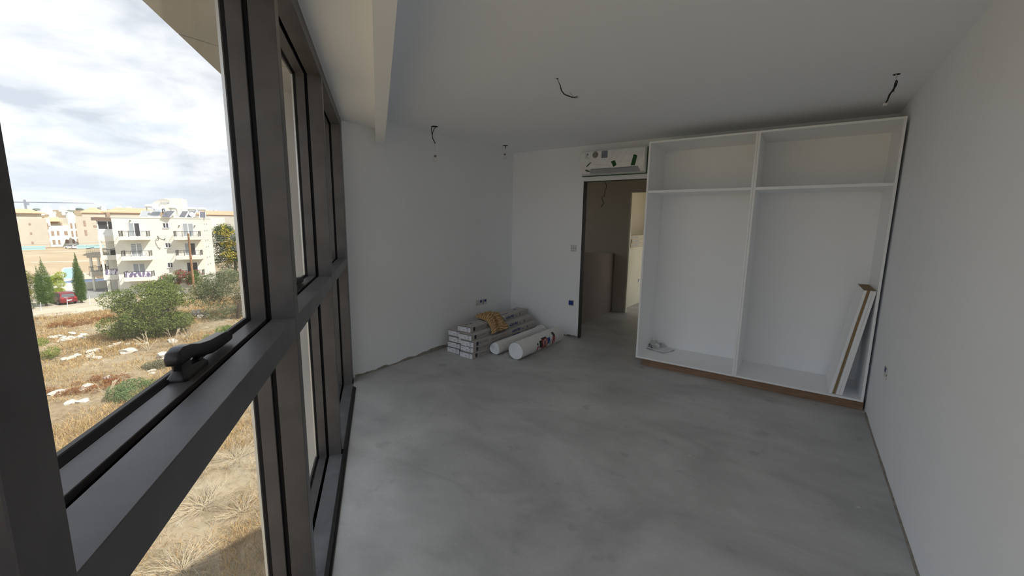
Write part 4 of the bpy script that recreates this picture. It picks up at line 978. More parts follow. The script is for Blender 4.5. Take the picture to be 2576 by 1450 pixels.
CL = [('pale limestone rock left of the carob tree near the road, %s', 'limestone rocks left of the carob', .29, [(-54.4, 5.5), (-54.2, 5.7), (-54.5, 6.1), (-52.2, 5.9), (-53.5, 6.2), (-53.4, 6.6), (-54.7, 6.9), (-52.4, 6.7), (-52.7, 7.1), (-53.4, 7.5), (-52.0, 7.2), (-52.3, 6.2)]),
      ('pale limestone rock below the carob tree, %s of them', 'limestone rocks below the carob', .35, [(-47.2, 8.6), (-46.9, 9.3), (-46.4, 9.0), (-45.6, 10.0), (-46.0, 9.6), (-46.7, 8.0), (-46.9, 8.3), (-44.6, 11.6)]),
      ('small limestone rock in the short row in mid field, %s', 'limestone rocks in a row mid field', .28, [(-45.1, 5.1), (-45.0, 5.4), (-45.4, 5.6), (-45.9, 5.95), (-46.3, 6.7), (-46.2, 7.0), (-45.3, 6.5), (-44.3, 6.4), (-43.7, 6.6)]),
      ('broken limestone slab half buried in the lower field, %s', 'limestone slabs in the lower field', .34, [(-33.8, 4.3), (-34.0, 3.8), (-37.2, 6.0), (-36.6, 3.6), (-36.4, 4.8)]),
      ('rounded limestone rock near the small grey bush, %s of three', 'limestone rocks near the grey bush', .26, [(-38.4, 8.9), (-36.9, 8.2), (-36.2, 8.1)])]
ORD = ['leftmost', 'second from the left', 'third from the left', 'fourth from the left', 'fifth from the left', 'sixth from the left', 'sixth from the right', 'fifth from the right', 'fourth from the right', 'third from the right', 'second from the right', 'rightmost']
k = 0
for lab, grp, s, pts in CL:
    pts = sorted(pts, key=lambda p: -math.atan2(p[1], p[0])); m_ = len(pts)
    for i_, (x, y) in enumerate(pts):
        rock(x, y, s * R3.uniform(.7, 1.3), lab % (ORD[i_] if i_ < (m_ + 1) // 2 else ORD[12 - m_ + i_]), grp, k); k += 1
rock(-43.8, 8.55, .62, 'large flat boulder of pale limestone in the middle of the field', None, 1)
rock(-40.1, 9.75, .68, 'large tilted boulder of pale limestone nearest the window handle', None, 3)
rub = empty('rubble_heap', (-53.6, 16.0, ZG)); tag(rub, 'heap of broken white rubble between the carob and the olive tree', 'rubble')
for q_ in range(34):
    o = bpy.data.objects.new('rubble_stone', ROCKM[q_ % 5]); COL.objects.link(o); o.parent = rub
    a = R3.uniform(0, 6.28); rr = R3.uniform(0, 1) ** .6
    o.location = (1.2 * rr * math.cos(a), 1.6 * rr * math.sin(a), max(.05, .9 * (1 - rr))); s = R3.uniform(.16, .36); o.scale = (s, s, s); o.rotation_euler = (R3.uniform(0, 3), R3.uniform(0, 3), R3.uniform(0, 3))
# ------------------------------------------------------------------ apartment block
CRM = mat('cream_render', (.74, .715, .625), .9, c2=(.71, .685, .60), scale=.6, spec=.15)
CRM2 = mat('beige_render', (.47, .43, .36), .9, c2=(.44, .405, .34), scale=.4, spec=.15)
WFR = mat('white_window_frame', (.78, .79, .80), .5)
GDK = mat('dark_window_glass', (.055, .055, .065), .18, spec=.6)
GMD = mat('curtained_glass', (.33, .36, .38), .25, spec=.5)
IRON = mat('black_ironwork', (.035, .032, .032), .6)
BANN = mat('purple_banner', (.16, .13, .22), .8, c2=(.66, .64, .70), scale=2.4, detail=2, lo=.49, hi=.53, stretch=(1.6, 1, .5))
TILE = mat('orange_roof_tile', (.46, .27, .165), .85, c2=(.56, .36, .235), scale=3)
BROWN = mat('brown_timber_fascia', (.17, .12, .095), .8)
AP = thing('apartment_block', 'white four storey apartment block with balconies across the field', 'building', (-79.0, 15.35, ZG), math.atan2(.8709, .4915))
H0 = 10.8
def bx(name, m, par, *a):
    r = MB(); r.box(*a); return r.build(name, m, par)
# local x along the facade, -y towards us, z up
bx('main_wall', CRM, AP, 0, 10.25, 0, 6.2, 0, H0)
bx('roof_parapet', CRM, AP, -.05, 10.3, -.06, 6.2, H0, H0 + .12)
bx('stair_tower', CRM, AP, 5.6, 7.62, 2.2, 5.2, H0 + .12, H0 + 2.95)
for (zs, kind) in ((7.72, 'top'), (4.85, 'mid'), (1.9, 'low')):
    for (x0, x1) in ((.95, 4.05), (7.02, 10.03)):
        bx('balcony_slab', CRM, AP, x0, x1, -1.2, 0, zs, zs + (.46 if kind == 'top' else .55))
        zt = zs + (.46 if kind == 'top' else .55)
        r = MB()
        def rail(p, q, n):
            p, q = Vector(p), Vector(q)
            r.tube([p + Vector((0, 0, .78)), q + Vector((0, 0, .78))], .025, 4); r.tube([p + Vector((0, 0, .10)), q + Vector((0, 0, .10))], .018, 4)
            for i in range(n + 1):
                c = p.lerp(q, i / n); r.tube([c + Vector((0, 0, .0 if i % 7 == 0 else .1)), c + Vector((0, 0, .82 if i % 7 == 0 else .78))], .035 if i % 7 == 0 else .013, 4)
        rail((x0 + .05, -1.15, zt), (x1 - .05, -1.15, zt), 21); rail((x0 + .05, -1.15, zt), (x0 + .05, -.02, zt), 7); rail((x1 - .05, -1.15, zt), (x1 - .05, -.02, zt), 7)
        o = r.build('balcony_railing', IRON, AP); o['kind'] = 'stuff'
        if kind == 'low' and x0 < 2:
            bx('banner', BANN, AP, x0 + .15, x1 - .1, -1.19, -1.18, zt + .02, zt + .74)['label'] = 'purple and white patterned balcony screen'
for (x0, x1, z0, z1, lm, rm) in [(1.73, 3.01, 8.18, 10.1, GMD, GDK), (1.71, 3.01, 5.4, 7.22, GMD, GMD), (1.70, 3.06, 2.45, 4.32, GMD, GMD), (7.9, 9.2, 8.18, 10.12, GMD, GMD), (7.89, 9.22, 5.4, 7.22, GMD, GDK), (7.91, 9.28, 2.45, 4.34, GDK, GDK)]:
    r = MB(); r.ring(-.0, .0, (0, 1, 0, 1), (0, 1, 0, 1)); 
    d = MB(); xm = (x0 + x1) / 2
    for (a, c_) in ((x0, x0 + .06), (x1 - .06, x1), (xm - .05, xm + .05)): d.box(a, c_, -.05, .02, z0, z1)
    d.box(x0, x1, -.05, .02, z1 - .06, z1); d.box(x0, x1, -.05, .02, z0, z0 + .05)
    dr = d.build('balcony_door', WFR, AP)
    bx('pane', lm, dr, x0 + .06, xm - .05, -.03, .0, z0 + .05, z1 - .06); bx('pane', rm, dr, xm + .05, x1 - .06, -.03, .0, z0 + .05, z1 - .06)
for (x0, x1, z0, z1) in [(5.64, 6.3, 9.40, 10.14), (5.64, 6.29, 6.56, 7.26), (5.64, 6.27, 3.6, 4.36)]:
    d = MB(); xm = (x0 + x1) / 2
    for (a, c_) in ((x0, x0 + .05), (x1 - .05, x1), (xm - .04, xm + .04)): d.box(a, c_, -.05, .02, z0, z1)
    d.box(x0, x1, -.05, .02, z1 - .05, z1); d.box(x0 - .05, x1 + .05, -.09, .02, z0 - .07, z0 + .05)
    dr = d.build('window', WFR, AP)
    bx('pane', GDK, dr, x0 + .05, xm - .04, -.03, 0, z0 + .05, z1 - .05); bx('pane', GDK, dr, xm + .04, x1 - .05, -.03, 0, z0 + .05, z1 - .05)
for (x, z) in ((2.05, 10.35), (7.55, 9.7), (9.4, 9.7)): 
    r = MB(); r.lathe([(.0, 0), (.10, 0), (.07, .12), (.0, .12)], (x, -.12, z), 'z', 10); r.box(x - .03, x + .03, -.12, 0, z + .05, z + .1); r.build('wall_lamp', IRON, AP)
r = MB(); r.tube([(4.95, -.02, 8.0), (4.95, -.35, 8.25), (5.1, -.5, 8.0), (5.5, -.7, 7.75), (5.85, -.8, 7.72)], .045, 6); r.tube([(4.95, -.05, 7.7), (4.98, -.35, 8.25)], .035, 6); r.tube([(5.75, -.8, 7.62), (5.95, -.85, 7.95)], .05, 6); r.build('antenna_bracket', IRON, AP)
for z in (9.9, 8.9, 7.4, 6.4, 4.8, 3.7):
    for y in (1.4, 2.9): bx('side_vent', IRON, AP, 10.24, 10.27, y, y + .22, z, z + .2)
# side verandas on the left
bx('rear_wall', CRM, AP, -2.3, 0, 4.0, 6.2, 0, H0 - .6)
bx('veranda_roof', BROWN, AP, -2.45, 0, 1.0, 4.2, 10.36, 10.80)
bx('veranda_slab', CRM, AP, -2.1, 0, 1.3, 4.1, 7.5, 8.2); bx('veranda_slab', CRM, AP, -2.1, 0, 1.3, 4.1, 4.8, 5.45); bx('veranda_slab', CRM, AP, -2.1, 0, 1.3, 4.1, 1.95, 2.65)
bx('veranda_panel', WFR, AP, -2.05, 0, 1.35, 1.45, 8.2, 9.05)
d = MB()
for (a, c_) in ((-2.05, -1.92), (-.95, -.83), (-.05, .0)): d.box(a, c_, 1.32, 1.45, 9.05, 10.36)
d.box(-2.05, 0, 1.32, 1.45, 9.05, 9.18); d.box(-2.05, 0, 1.32, 1.45, 10.24, 10.36); d.box(-2.05, -1.92, 1.45, 4.1, 9.05, 10.36)
dr = d.build('veranda_window', WFR, AP); bx('pane', GDK, dr, -1.92, -.95, 1.38, 1.4, 9.18, 10.24); bx('pane', GDK, dr, -.83, -.05, 1.38, 1.4, 9.18, 10.24)
for (z0, z1) in ((5.45, 7.5), (2.65, 4.8)): bx('veranda_column', CRM, AP, -2.08, -1.86, 1.32, 1.54, z0, z1)
bx('ground_column', CRM, AP, -1.85, -1.5, 1.4, 1.75, 0, 1.95); bx('ground_column', CRM, AP, -.30, 0, 0.3, .6, 0, 1.95)
for (zt) in (5.45, 2.65):
    r = MB()
    r.tube([(-1.88, 1.35, zt + .85), (0, 1.35, zt + .85)], .03, 4); r.tube([(-1.88, 1.35, zt + .1), (0, 1.35, zt + .1)], .02, 4)
    for i in range(17): r.tube([(-1.86 + i * .112, 1.35, zt), (-1.86 + i * .112, 1.35, zt + .85)], .014, 4)
    o = r.build('balcony_railing', IRON, AP); o['kind'] = 'stuff'
bx('banner', BANN, AP, -1.86, -.03, 1.30, 1.31, 2.70, 3.42)['label'] = 'purple and white patterned balcony screen'
bx('veranda_furniture', IRON, AP, -1.3, -.2, 2.2, 3.0, 5.45, 6.3)
# second row of verandas further left and behind
for (z0, z1) in ((4.95, 5.62), (2.25, 2.92)): bx('veranda_slab', CRM2, AP, -4.6, -2.1, 4.0, 6.6, z0, z1)
for (x, z0, z1) in ((-4.4, 0, 2.25), (-4.4, 2.92, 4.95), (-3.55, 2.92, 4.95), (-2.65, 2.92, 4.95)): bx('veranda_column', CRM, AP, x, x + .24, 4.1, 4.35, z0, z1)
bx('rear_wall', CRM, AP, -2.8, -2.1, 5.4, 6.6, 2.9, 7.8)
for zt in (5.62, 2.92):
    r = MB(); r.tube([(-4.55, 4.05, zt + .7), (-2.15, 4.05, zt + .7)], .03, 4); r.tube([(-4.55, 4.05, zt + .7), (-4.55, 6.5, zt + .7)], .03, 4)
    for i in range(23): r.tube([(-4.55 + i * .11, 4.05, zt), (-4.55 + i * .11, 4.05, zt + .7)], .014, 4)
    o = r.build('balcony_railing', IRON, AP); o['kind'] = 'stuff'
bx('veranda_furniture', IRON, AP, -3.4, -2.4, 4.7, 5.6, 2.92, 3.9)
# roof equipment
STL = mat('galvanised_steel', (.42, .42, .41), .45, .6)
PANEL = mat('solar_panel', (.10, .105, .125), .2, spec=.6); PANEL2 = mat('pale_solar_panel', (.30, .32, .33), .25, spec=.6)
TANK = mat('white_tank', (.66, .655, .62), .5)
AZ = AP.rotation_euler[2]
def roof_pos(x, y, z): 
    e = Vector((.4915, .8709, 0)); i = Vector((-.8709, .4915, 0)); p = Vector((-79.0, 15.35, ZG)) + e * x + i * y; return (p.x, p.y, ZG + z)
def heater(label, x, y, ln, tz, panels, yaw=0.0, pm=PANEL):
    t = thing('solar_water_heater', label, 'water heater', roof_pos(x, y, H0 + .12), AZ + yaw, 'solar water heaters on the roof')
    r = MB(); r.lathe([(.0, 0), (.18, .0), (.245, .05), (.245, ln - .05), (.18, ln), (.0, ln)], (0, 0.55, tz), 'x', 18); r.build('tank', TANK, t, smooth=True)
    r = MB()
    for xx in (.15, ln - .15):
        for yy in (.3, .85): r.tube([(xx, yy, 0), (xx, .55, tz - .15)], .03, 5)
        r.tube([(xx, .3, tz - .45), (xx, .85, tz - .45)], .025, 5)
    r.build('stand', STL, t)
    for (x0, x1) in panels:
        r = MB(); r.hexa([(x0, -1.3, .05), (x1, -1.3, .05), (x1, -1.25, .0), (x0, -1.25, .0), (x0, .15, .95), (x1, .15, .95), (x1, .2, .90), (x0, .2, .90)]); fr = r.build('collector_frame', WFR, t)
        r = MB(); r.hexa([(x0 + .06, -1.31, .10), (x1 - .06, -1.31, .10), (x1 - .06, -1.25, .03), (x0 + .06, -1.25, .03), (x0 + .06, .10, .97), (x1 - .06, .10, .97), (x1 - .06, .14, .93), (x0 + .06, .14, .93)]); r.build('collector_glass', pm, fr)
    return t
heater('solar water heater left of the satellite dish, with two pale collectors', 3.15, 2.0, 1.15, 1.64, [(-.3, .78), (.86, 1.95)], 0, PANEL2)
heater('solar water heater in front of the stair tower, partly behind the dish', 6.1, .95, 1.05, 1.42, [(-.2, .95)], -.25)
heater('solar water heater right of the stair tower with two dark collectors', 8.2, 1.6, 1.15, 1.34, [(-.6, .25), (.35, 1.2)], -.12)
heater('solar water heater at the right end of the roof', 9.45, 2.3, 1.0, 1.36, [(.2, 1.0)], .15)
dish = thing('satellite_dish', 'large white satellite dish with grey lettering on the apartment roof', 'satellite dish', roof_pos(5.55, .9, H0 + .12), AZ)
r = MB(); prof = [(1.0 * k / 9, .20 * (k / 9) ** 2) for k in range(10)]
r.lathe([(max(.001, a), c_) for a, c_ in prof] + [(1.0, .165)] + [(max(.001, a * .985), c_ - .03) for a, c_ in reversed(prof)], (0, 0, 0), 'z', 36)
bowl = r.build('dish_bowl', mat('dish_white', (.56, .555, .51), .6), dish, smooth=True)
bowl.matrix_local = Matrix.Translation((0, -.15, 1.85)) @ Matrix.Rotation(math.radians(74), 4, 'X') @ Matrix.Rotation(.42, 4, 'Z') @ Matrix.Diagonal((1.14, .68, 1, 1))
tx = text('ELVICOM', .30, GREYL, dish, (-.12, -.178, 2.03), (math.radians(72), 0, -.12), 'lettering', .004, .85, shear=.2)
r = MB(); r.tube([(-.1, .35, .09), (.02, -.15, .42), (-.45, -.30, .12)], .02, 5); r.tube([(.02, -.15, .42), (.5, -.4, .14)], .02, 5); r.build('feed_arm', STL, bowl)
r = MB(); r.tube([(0, .1, 0), (0, -.05, 1.9)], .07, 7); r.tube([(.5, .3, 0), (.1, 0, 1.4)], .05, 6); r.build('dish_mast', BROWN, dish)
sd2 = thing('small_satellite_dish', 'small white satellite dish low beside the dark roof collectors', 'satellite dish', roof_pos(9.1, .45, H0 + .12), AZ)
r = MB(); r.lathe([(.001, 0), (.2, .03), (.38, .11), (.36, .11), (.001, .02)], (0, 0, 0), 'z', 20); o = r.build('dish_bowl', TANK, sd2, smooth=True); o.location = (0, 0, .45); o.rotation_euler = (1.2, 0, .5)
r = MB(); r.tube([(0, 0, 0), (0, .05, .45)], .03, 6); r.build('dish_mast', STL, sd2)
# ------------------------------------------------------------------ cars
def car(name, label, loc, rz, body, s=1.0, tall=1.0):
    t = thing(name, label, 'car', loc, rz); t.scale = (s, s, s)
    # local +x is the front, z up
    side = [(-2.05, .32), (-2.10, .75), (-2.02, 1.0), (-1.78, 1.52 * tall), (-1.2, 1.62 * tall), (.15, 1.60 * tall), (.55, 1.48 * tall), (1.05, 1.05), (1.95, .86), (2.1, .6), (2.08, .32)]
    r = MB(); vs = []
    n = len(side)
    for wy in (-.86, -.80, .80, .86):
        for (x, z) in side:
            k = 1.0 if z < 1.02 else (1 - .20 * (z - 1.02) / .6)
            inset = .0 if abs(wy) < .83 else 1
            vs.append((x * (1 if not inset else .985), wy * k, z if not inset else (z if z < 1.0 else z - .03)))
    fs = [tuple(range(n))[::-1], tuple(range(3 * n, 4 * n))]
    for a in range(3): fs += [(a * n + i, a * n + (i + 1) % n, (a + 1) * n + (i + 1) % n, (a + 1) * n + i) for i in range(n)]
    r.add(vs, fs); r.build('car_body', body, t, smooth=True)
    r = MB(); r.hexa([(-2.035, -.66, 1.04), (-1.98, -.66, 1.04), (-1.98, .66, 1.04), (-2.035, .66, 1.04), (-1.83, -.58, 1.46 * tall), (-1.75, -.58, 1.46 * tall), (-1.75, .58, 1.46 * tall), (-1.83, .58, 1.46 * tall)]); r.build('rear_window', GDK, t)
    for sg in (-1, 1):
        r = MB(); r.hexa([(-1.7, sg * .845, 1.05), (.9, sg * .845, 1.05), (.9, sg * .80, 1.05), (-1.7, sg * .80, 1.05), (-1.55, sg * .765, 1.47 * tall), (.42, sg * .765, 1.42 * tall), (.42, sg * .72, 1.42 * tall), (-1.55, sg * .72, 1.47 * tall)]); r.build('side_window', GDK, t)
        r = MB(); r.box(-2.12, -2.0, sg * .62 - .12, sg * .62 + .12, .80, 1.0); r.build('tail_lamp', REDP, t)
        for xw in (-1.3, 1.3):
            r = MB(); r.lathe([(.0, -.1), (.30, -.1), (.32, -.06), (.32, .06), (.30, .1), (.0, .1)], (xw, sg * .78, .32), 'y', 18); wl = r.build('wheel', RUB, t)
            r = MB(); r.lathe([(.0, 0), (.19, 0), (.17, sg * .02), (.0, sg * .02)], (xw, sg * .88, .32), 'y', 12); r.build('hub_cap', STL, wl)
    r = MB(); r.box(-2.13, -2.09, -.26, .26, .55, .66); r.build('number_plate', PAPER2, t)
    r = MB(); r.box(-2.12, -1.95, -.8, .8, .33, .45); r.build('rear_bumper', body, t)
    return t
REDC = mat('red_car_paint', (.15, .012, .017), .28, spec=.6); WHC = mat('white_car_paint', (.75, .76, .76), .3); DKC = mat('dark_car_paint', (.05, .05, .06), .3)
car('parked_car', 'dark red hatchback parked between the two cypresses', (-75.0, 9.12, ZG + .12), math.radians(190), REDC, .9)
car('parked_car', 'white car parked at the far edge of the tan field', (-206.0, 28.9, ZG + .06), math.radians(215), WHC, .8)
car('parked_car', 'dark car parked under the apartment block', (-80.5, 17.1, ZG + .15), math.radians(150), DKC, .85)
# ------------------------------------------------------------------ pool, pole, posts
pool = thing('raised_pool', 'raised white pool with a blue rim behind the slender cypress', 'pool', (-88.6, 13.6, ZG + .1), 1.42)
r = MB()
def oval(a, c_, z, n=20): return [(a * math.copysign(abs(math.cos(2 * math.pi * k / n)) ** .5, math.cos(2 * math.pi * k / n)), c_ * math.copysign(abs(math.sin(2 * math.pi * k / n)) ** .5, math.sin(2 * math.pi * k / n)), z) for k in range(n)]
lay = [oval(3.0, 1.9, 0), oval(3.15, 2.0, 1.15), oval(2.95, 1.8, 1.15), oval(2.95, 1.8, .85)]
r.add([p for l_ in lay for p in l_], [(k * 20 + j, k * 20 + (j + 1) % 20, (k + 1) * 20 + (j + 1) % 20, (k + 1) * 20 + j) for k in range(3) for j in range(20)] + [tuple(range(60, 80))]); r.build('pool_wall', CRM, pool, smooth=True)
POOLB = mat('pool_blue', (.03, .13, .34), .3)
r = MB(); o1 = oval(2.94, 1.79, 1.08); o2 = oval(2.94, 1.79, .9); r.add(o1 + o2, [tuple(range(20)), tuple(range(39, 19, -1))] + [(j, (j + 1) % 20, 20 + (j + 1) % 20, 20 + j) for j in range(20)]); r.build('pool_water', POOLB, pool)
bp_ = thing('blue_panel', 'light blue pool screen with a white rounded frame', 'screen', (-103.0, 13.9, ZG + .1), 1.44)
r = MB(); r.prism([(-.95, 0), (1.3, 0), (1.3, 2.1), (-.65, 2.1), (-.95, 1.75)], 'y', -.08, .08); r.build('screen_frame', WFR, bp_)
r = MB(); r.prism([(-.78, .2), (1.15, .2), (1.15, 1.92), (-.58, 1.92), (-.78, 1.7)], 'y', -.11, .05); r.build('blue_sheet', mat('light_blue', (.30, .46, .54), .6), bp_)
WOODP = mat('pole_wood', (.22, .12, .065), .9, c2=(.28, .16, .09), scale=3)
pole = thing('utility_pole', 'brown wooden utility pole in front of the apartment block', 'pole', (-70.65, 21.48, ZG))
r = MB(); r.tube([(0, 0, -.2), (0, 0, 8.75)], [.17, .12], 12); r.build('pole_shaft', WOODP, pole, smooth=True)
for k, dz in enumerate((8.55, 8.2, 7.9, 7.6)):
    r = MB(); r.tube([(0, 0, dz), (0.2, -.1, dz)], .03, 5); r.build('insulator', IRON, pole)
for k, dz in enumerate((8.55, 8.2, 7.9, 7.6)):
    r = MB(); pts = []
    A, Bm, Cc = Vector((-62.0, 1.5, ZG + dz - .35)), Vector((-70.45, 21.38, ZG + dz)), Vector((-82.0, 50.0, ZG + dz + .5))
    for P0_, P1_ in ((A, Bm), (Bm, Cc)):
        for i in range(9): f = i / 8; p = P0_.lerp(P1_, f); p.z -= .45 * 4 * f * (1 - f); pts.append(p)
    r.tube(pts, .013, 4); o = r.build('overhead_wire', mat('wire_grey', (.25, .25, .25), .6) if k == 0 else MATS['wire_grey'], None)
    tag(o, ['topmost', 'second', 'third', 'lowest'][k] + ' grey overhead wire strung from the utility pole', 'wire', 'overhead wires')
for (x, y, hh, lab) in [(-70.6, 6.8, 1.0, 'thin white metal post below the forked cypress'), (-71.0, 8.95, 1.1, 'thin white metal post in front of the red car'), (-71.4, 10.9, 1.1, 'thin white metal post in front of the slender cypress')]:
    r = MB(); r.tube([(0, 0, 0), (.02, .05, hh)], .022, 6); o = r.build('fence_post', WFR); o.location = (x, y, ZG + .1); tag(o, lab, 'post', 'posts along the road')
r = MB(); r.box(-.08, .08, -.9, .9, 0, 1.15); o = r.build('garden_wall', CRM); o.location = (-73.4, 22.4, ZG); o.rotation_euler = (0, 0, -.3); tag(o, 'short white garden wall under the bougainvillea', 'wall')
r = MB(); r.box(-.1, .1, -3.2, 3.2, 0, .8); o = r.build('terrace_wall', CRM); o.location = (-73.2, 19.5, ZG); o.rotation_euler = (0, 0, .05); tag(o, 'low cream terrace wall behind the carob tree', 'wall')
# ------------------------------------------------------------------ hotel far left
HX, HY = Vector((-.55, .835, 0)).normalized(), None
HO = thing('arched_hotel', 'cream three storey hotel with arches and an orange tiled roof far on the left', 'building', (-221.0, 25.2, ZG), math.atan2(.835, -.55))
SH = mat('window_shade', (.30, .22, .17), .9)
bx('side_wing', CRM2, HO, -9.5, 0, -1.2, 6, 0, 10.1); bx('front_wall', CRM, HO, 0, 13.2, 0, 6, 0, 7.6); bx('front_wall', CRM, HO, 0, 1.9, -.3, 6, 7.6, 10.2); bx('upper_wall', CRM2, HO, 1.9, 7.8, 1.6, 6, 7.6, 9.9)  # side wing: its dimmer light is put into the darker render colour
bx('gable_block', CRM, HO, 7.8, 12.0, -.25, 6, 0, 10.5); bx('end_block', CRM2, HO, 12.0, 14.4, 2, 6, 0, 10.2)
r = MB(); r.prism([(8.0, 10.5)] + [(9.35 + 1.3 * math.cos(math.radians(a)), 10.7 + 1.75 * math.sin(math.radians(a))) for a in range(180, -1, -20)] + [(10.7, 10.5)], 'y', -.25, .5); r.build('gable', CRM, HO)
def hip(par, x0, x1, y0, y1, z, hh, m=TILE, name='tile_roof'):
    r = MB(); i = min(x1 - x0, y1 - y0) * .38
    r.add([(x0, y0, z), (x1, y0, z), (x1, y1, z), (x0, y1, z), (x0 + i, (y0 + y1) / 2, z + hh), (x1 - i, (y0 + y1) / 2, z + hh)], [(0, 1, 5, 4), (1, 2, 5), (2, 3, 4, 5), (3, 0, 4), (3, 2, 1, 0)])
    r.box(x0, x1, y0, y1, z - .18, z + .001)
    o = r.build(name, m, par); return o
bx('penthouse', CRM2, HO, -8.2, 1.0, 1.5, 6, 10.1, 12.0); hip(HO, -8.8, 1.7, .5, 7, 12.0, 1.4)
r = MB(); r.add([(1.9, -.1, 9.2), (6.4, -.1, 9.2), (6.4, 1.8, 10.5), (1.9, 1.8, 10.5)], [(0, 1, 2, 3)]); r.box(1.9, 6.4, -.1, 1.7, 9.05, 9.2); r.build('tile_roof', TILE, HO)
for (x0, x1, z0, z1, y) in [(-5.5, -4.8, 7.8, 8.5, -1.2), (-5.5, -4.9, 4.6, 5.4, -1.2), (-5.5, -4.9, 1.4, 2.2, -1.2), (.6, 1.1, 6.5, 8.5, -.3), (.6, 1.1, 3.1, 5.3, 0), (.6, 1.1, .1, 2.0, 0), (1.9, 2.8, 4.0, 5.7, 0), (3.7, 4.5, 4.1, 5.7, 0), (6.1, 7.3, 4.1, 5.6, 0), (1.9, 2.8, .8, 2.5, 0), (3.7, 4.4, .8, 2.4, 0), (6.1, 7.3, .9, 2.4, 0), (6.7, 7.3, 7.4, 8.7, 1.6), (3.0, 6.0, 8.3, 8.8, 1.6), (11.1, 11.6, 4.3, 5.8, -.25), (12.3, 12.6, 4.5, 5.9, 0), (11.1, 11.7, 1.5, 2.7, -.25)]:
    bx('window', SH, HO, x0, x1, y - .06, y + .05, z0, z1)
for (x0, x1, z0, z1) in [(8.35, 9.05, 6.5, 8.6), (9.9, 10.65, 6.5, 8.6), (8.3, 9.0, 3.5, 5.7), (9.85, 10.55, 3.4, 5.7), (8.3, 9.1, .9, 2.6), (9.8, 10.4, .8, 2.7)]:
    r = MB(); xm, rr = (x0 + x1) / 2, (x1 - x0) / 2
    r.prism([(x0, z0), (x1, z0)] + [(xm + rr * math.cos(math.radians(a)), z1 - rr + rr * math.sin(math.radians(a))) for a in range(0, 181, 30)], 'y', -.32, -.2); r.build('arched_window', SH, HO)
# other blocks behind
def block(label, loc, rot, w, d, z1, hat=None, m=CRM2, wins=()):
    t = thing('distant_house', label, 'building', (loc[0], loc[1], ZG), rot)
    bx('wall', m, t, -w / 2, w / 2, 0, d, 0, z1 - ZG)
    if hat: bx('penthouse', m, t, -w / 2 * hat[0], w / 2 * hat[0], .4, d - .4, z1 - ZG, hat[1] - ZG); hip(t, -w / 2 * hat[0] - .5, w / 2 * hat[0] + .5, 0, d, hat[1] - ZG, hat[2])
    for (x0, x1, z0, z2, mm) in wins: bx('window', mm, t, x0, x1, -.06, .05, z0, z2)
    return t
block('beige house with a hipped tile roof between the hotel and the apartment block', (-209, 36.2), 1.404, 9.5, 8, 1.9, (.62, 3.3, 1.8), CRM2, [(-2.9, -2.3, 7.6, 9.6, SH), (-2.9, -2.3, 4.3, 6.3, SH), (.5, 3.4, 3.2, 5.6, GMD), (-.5, 3.6, 7.2, 8.0, SH)])
block('long low beige house with an orange tiled roof behind the apartment block', (-156, 35.0), 1.35, 13.5, 8, 1.7, (.88, 3.1, 1.3), CRM2, [(-5.4, -4.7, 11.0, 12.2, SH)])
block('grey house with a flat tiled edge at the right side of the pane', (-141.5, 53.6), 1.213, 10, 7, 2.3, None, mat('grey_render', (.50, .475, .42), .9), [(-3.6, -2.8, 6.0, 7.6, GMD)])
block('wide pale house with a tiled eave above the flowering tree', (-150, 56.5), 1.217, 17, 6, 2.6, (.98, 3.0, 1.2), CRM2)
block('narrow cream house with a loggia right of the apartment block', (-122.7, 42.6), 1.234, 5.2, 6, 2.0, None, CRM, [(-2.2, -1.5, 6.6, 10.0, SH), (-.8, -.3, 6.6, 9.0, SH), (.9, 1.2, 8.2, 8.8, SH)])
R5 = random.Random(77); FAR = []
def far_spot(az0, az1, r0, r1, gap):
    for _ in range(400):
        az = math.radians(R5.uniform(az0, az1)); r_ = R5.uniform(r0, r1); x, y = r_ * math.cos(az), r_ * math.sin(az)
        if all((x - p[0]) ** 2 + (y - p[1]) ** 2 > (gap + p[2]) ** 2 for p in FAR):
            FAR.append((x, y, gap)); return x, y, r_, az
FT = mat('far_tree', (.13, .155, .13), .95)
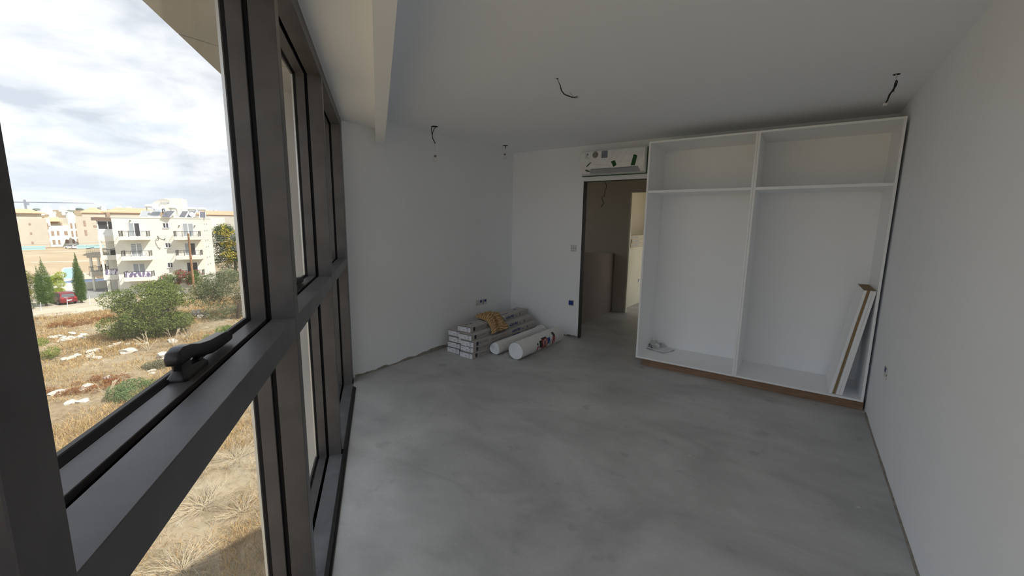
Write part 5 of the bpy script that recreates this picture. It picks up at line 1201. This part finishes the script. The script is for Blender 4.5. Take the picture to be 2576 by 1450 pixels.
for k in range(26):
    x, y, r_, az = far_spot(160, 177.0, 600, 1000, 9.5); s = R5.uniform(5, 10); q = MB()
    q.box(-4, 4, -s / 2, s / 2, -3, R5.uniform(3, 5)); q.box(-3, 3, -s / 4, s / 3, 2.9, R5.uniform(5, 7))
    o = q.build('hillside_house', TANK); o.location = (x, y, ZG + hill(r_, az)); o.rotation_euler = (0, 0, az + R5.uniform(-.4, .4)); tag(o, 'tiny white house on the hillside at the horizon', 'house', 'white houses on the far hills')
for k in range(30):
    x, y, r_, az = far_spot(157, 177.5, 520, 980, 11.0); s = R5.uniform(4, 7.5)
    me = ROCKM[k % 5].copy(); me.name = 'far_crown'; me.materials[0] = FT
    o = bpy.data.objects.new('distant_tree', me); COL.objects.link(o); o.location = (x, y, ZG + hill(r_, az) + .5); o.scale = (s, s, s * .8); o.rotation_euler = (0, 0, az)
    tag(o, 'dark clump of trees on the hillside at the horizon', 'tree', 'dark trees on the far hills')
crane = thing('tower_crane', 'thin grey tower crane on the horizon at the far left', 'crane', (-418, 41.0, ZG), 1.47)
CRN = mat('crane_grey', (.20, .22, .27), .7)
bx('mast', CRN, crane, -.6, .6, -.6, .6, 0, 21.5); r = MB(); r.hexa([(-10, -.4, 19.2), (32, -.4, 20.6), (32, .4, 20.6), (-10, .4, 19.2), (-10, -.4, 20.0), (32, -.4, 20.9), (32, .4, 20.9), (-10, .4, 20.0)]); r.build('jib', CRN, crane); bx('counterweight', CRN, crane, -10, -7.6, -.6, .6, 18.2, 19.6); bx('cab', CRN, crane, .6, 1.8, -.6, .6, 18.2, 19.4)
FENB = mat('teal_hoarding', (.28, .44, .46), .8)
for (x, y, ln, rz, lab) in [(-205, 19.4, 7.0, 1.473, 'pale blue green hoarding in front of the hotel wing'), (-204.5, 33.5, 9, 1.414, 'pale blue green hoarding right of the hotel')]:
    r = MB(); r.box(-ln / 2, ln / 2, -.06, .06, 0, 1.25); o = r.build('site_hoarding', FENB); o.location = (x, y, ZG); o.rotation_euler = (0, 0, rz); tag(o, lab, 'hoarding')
bpy.context.view_layer.update()
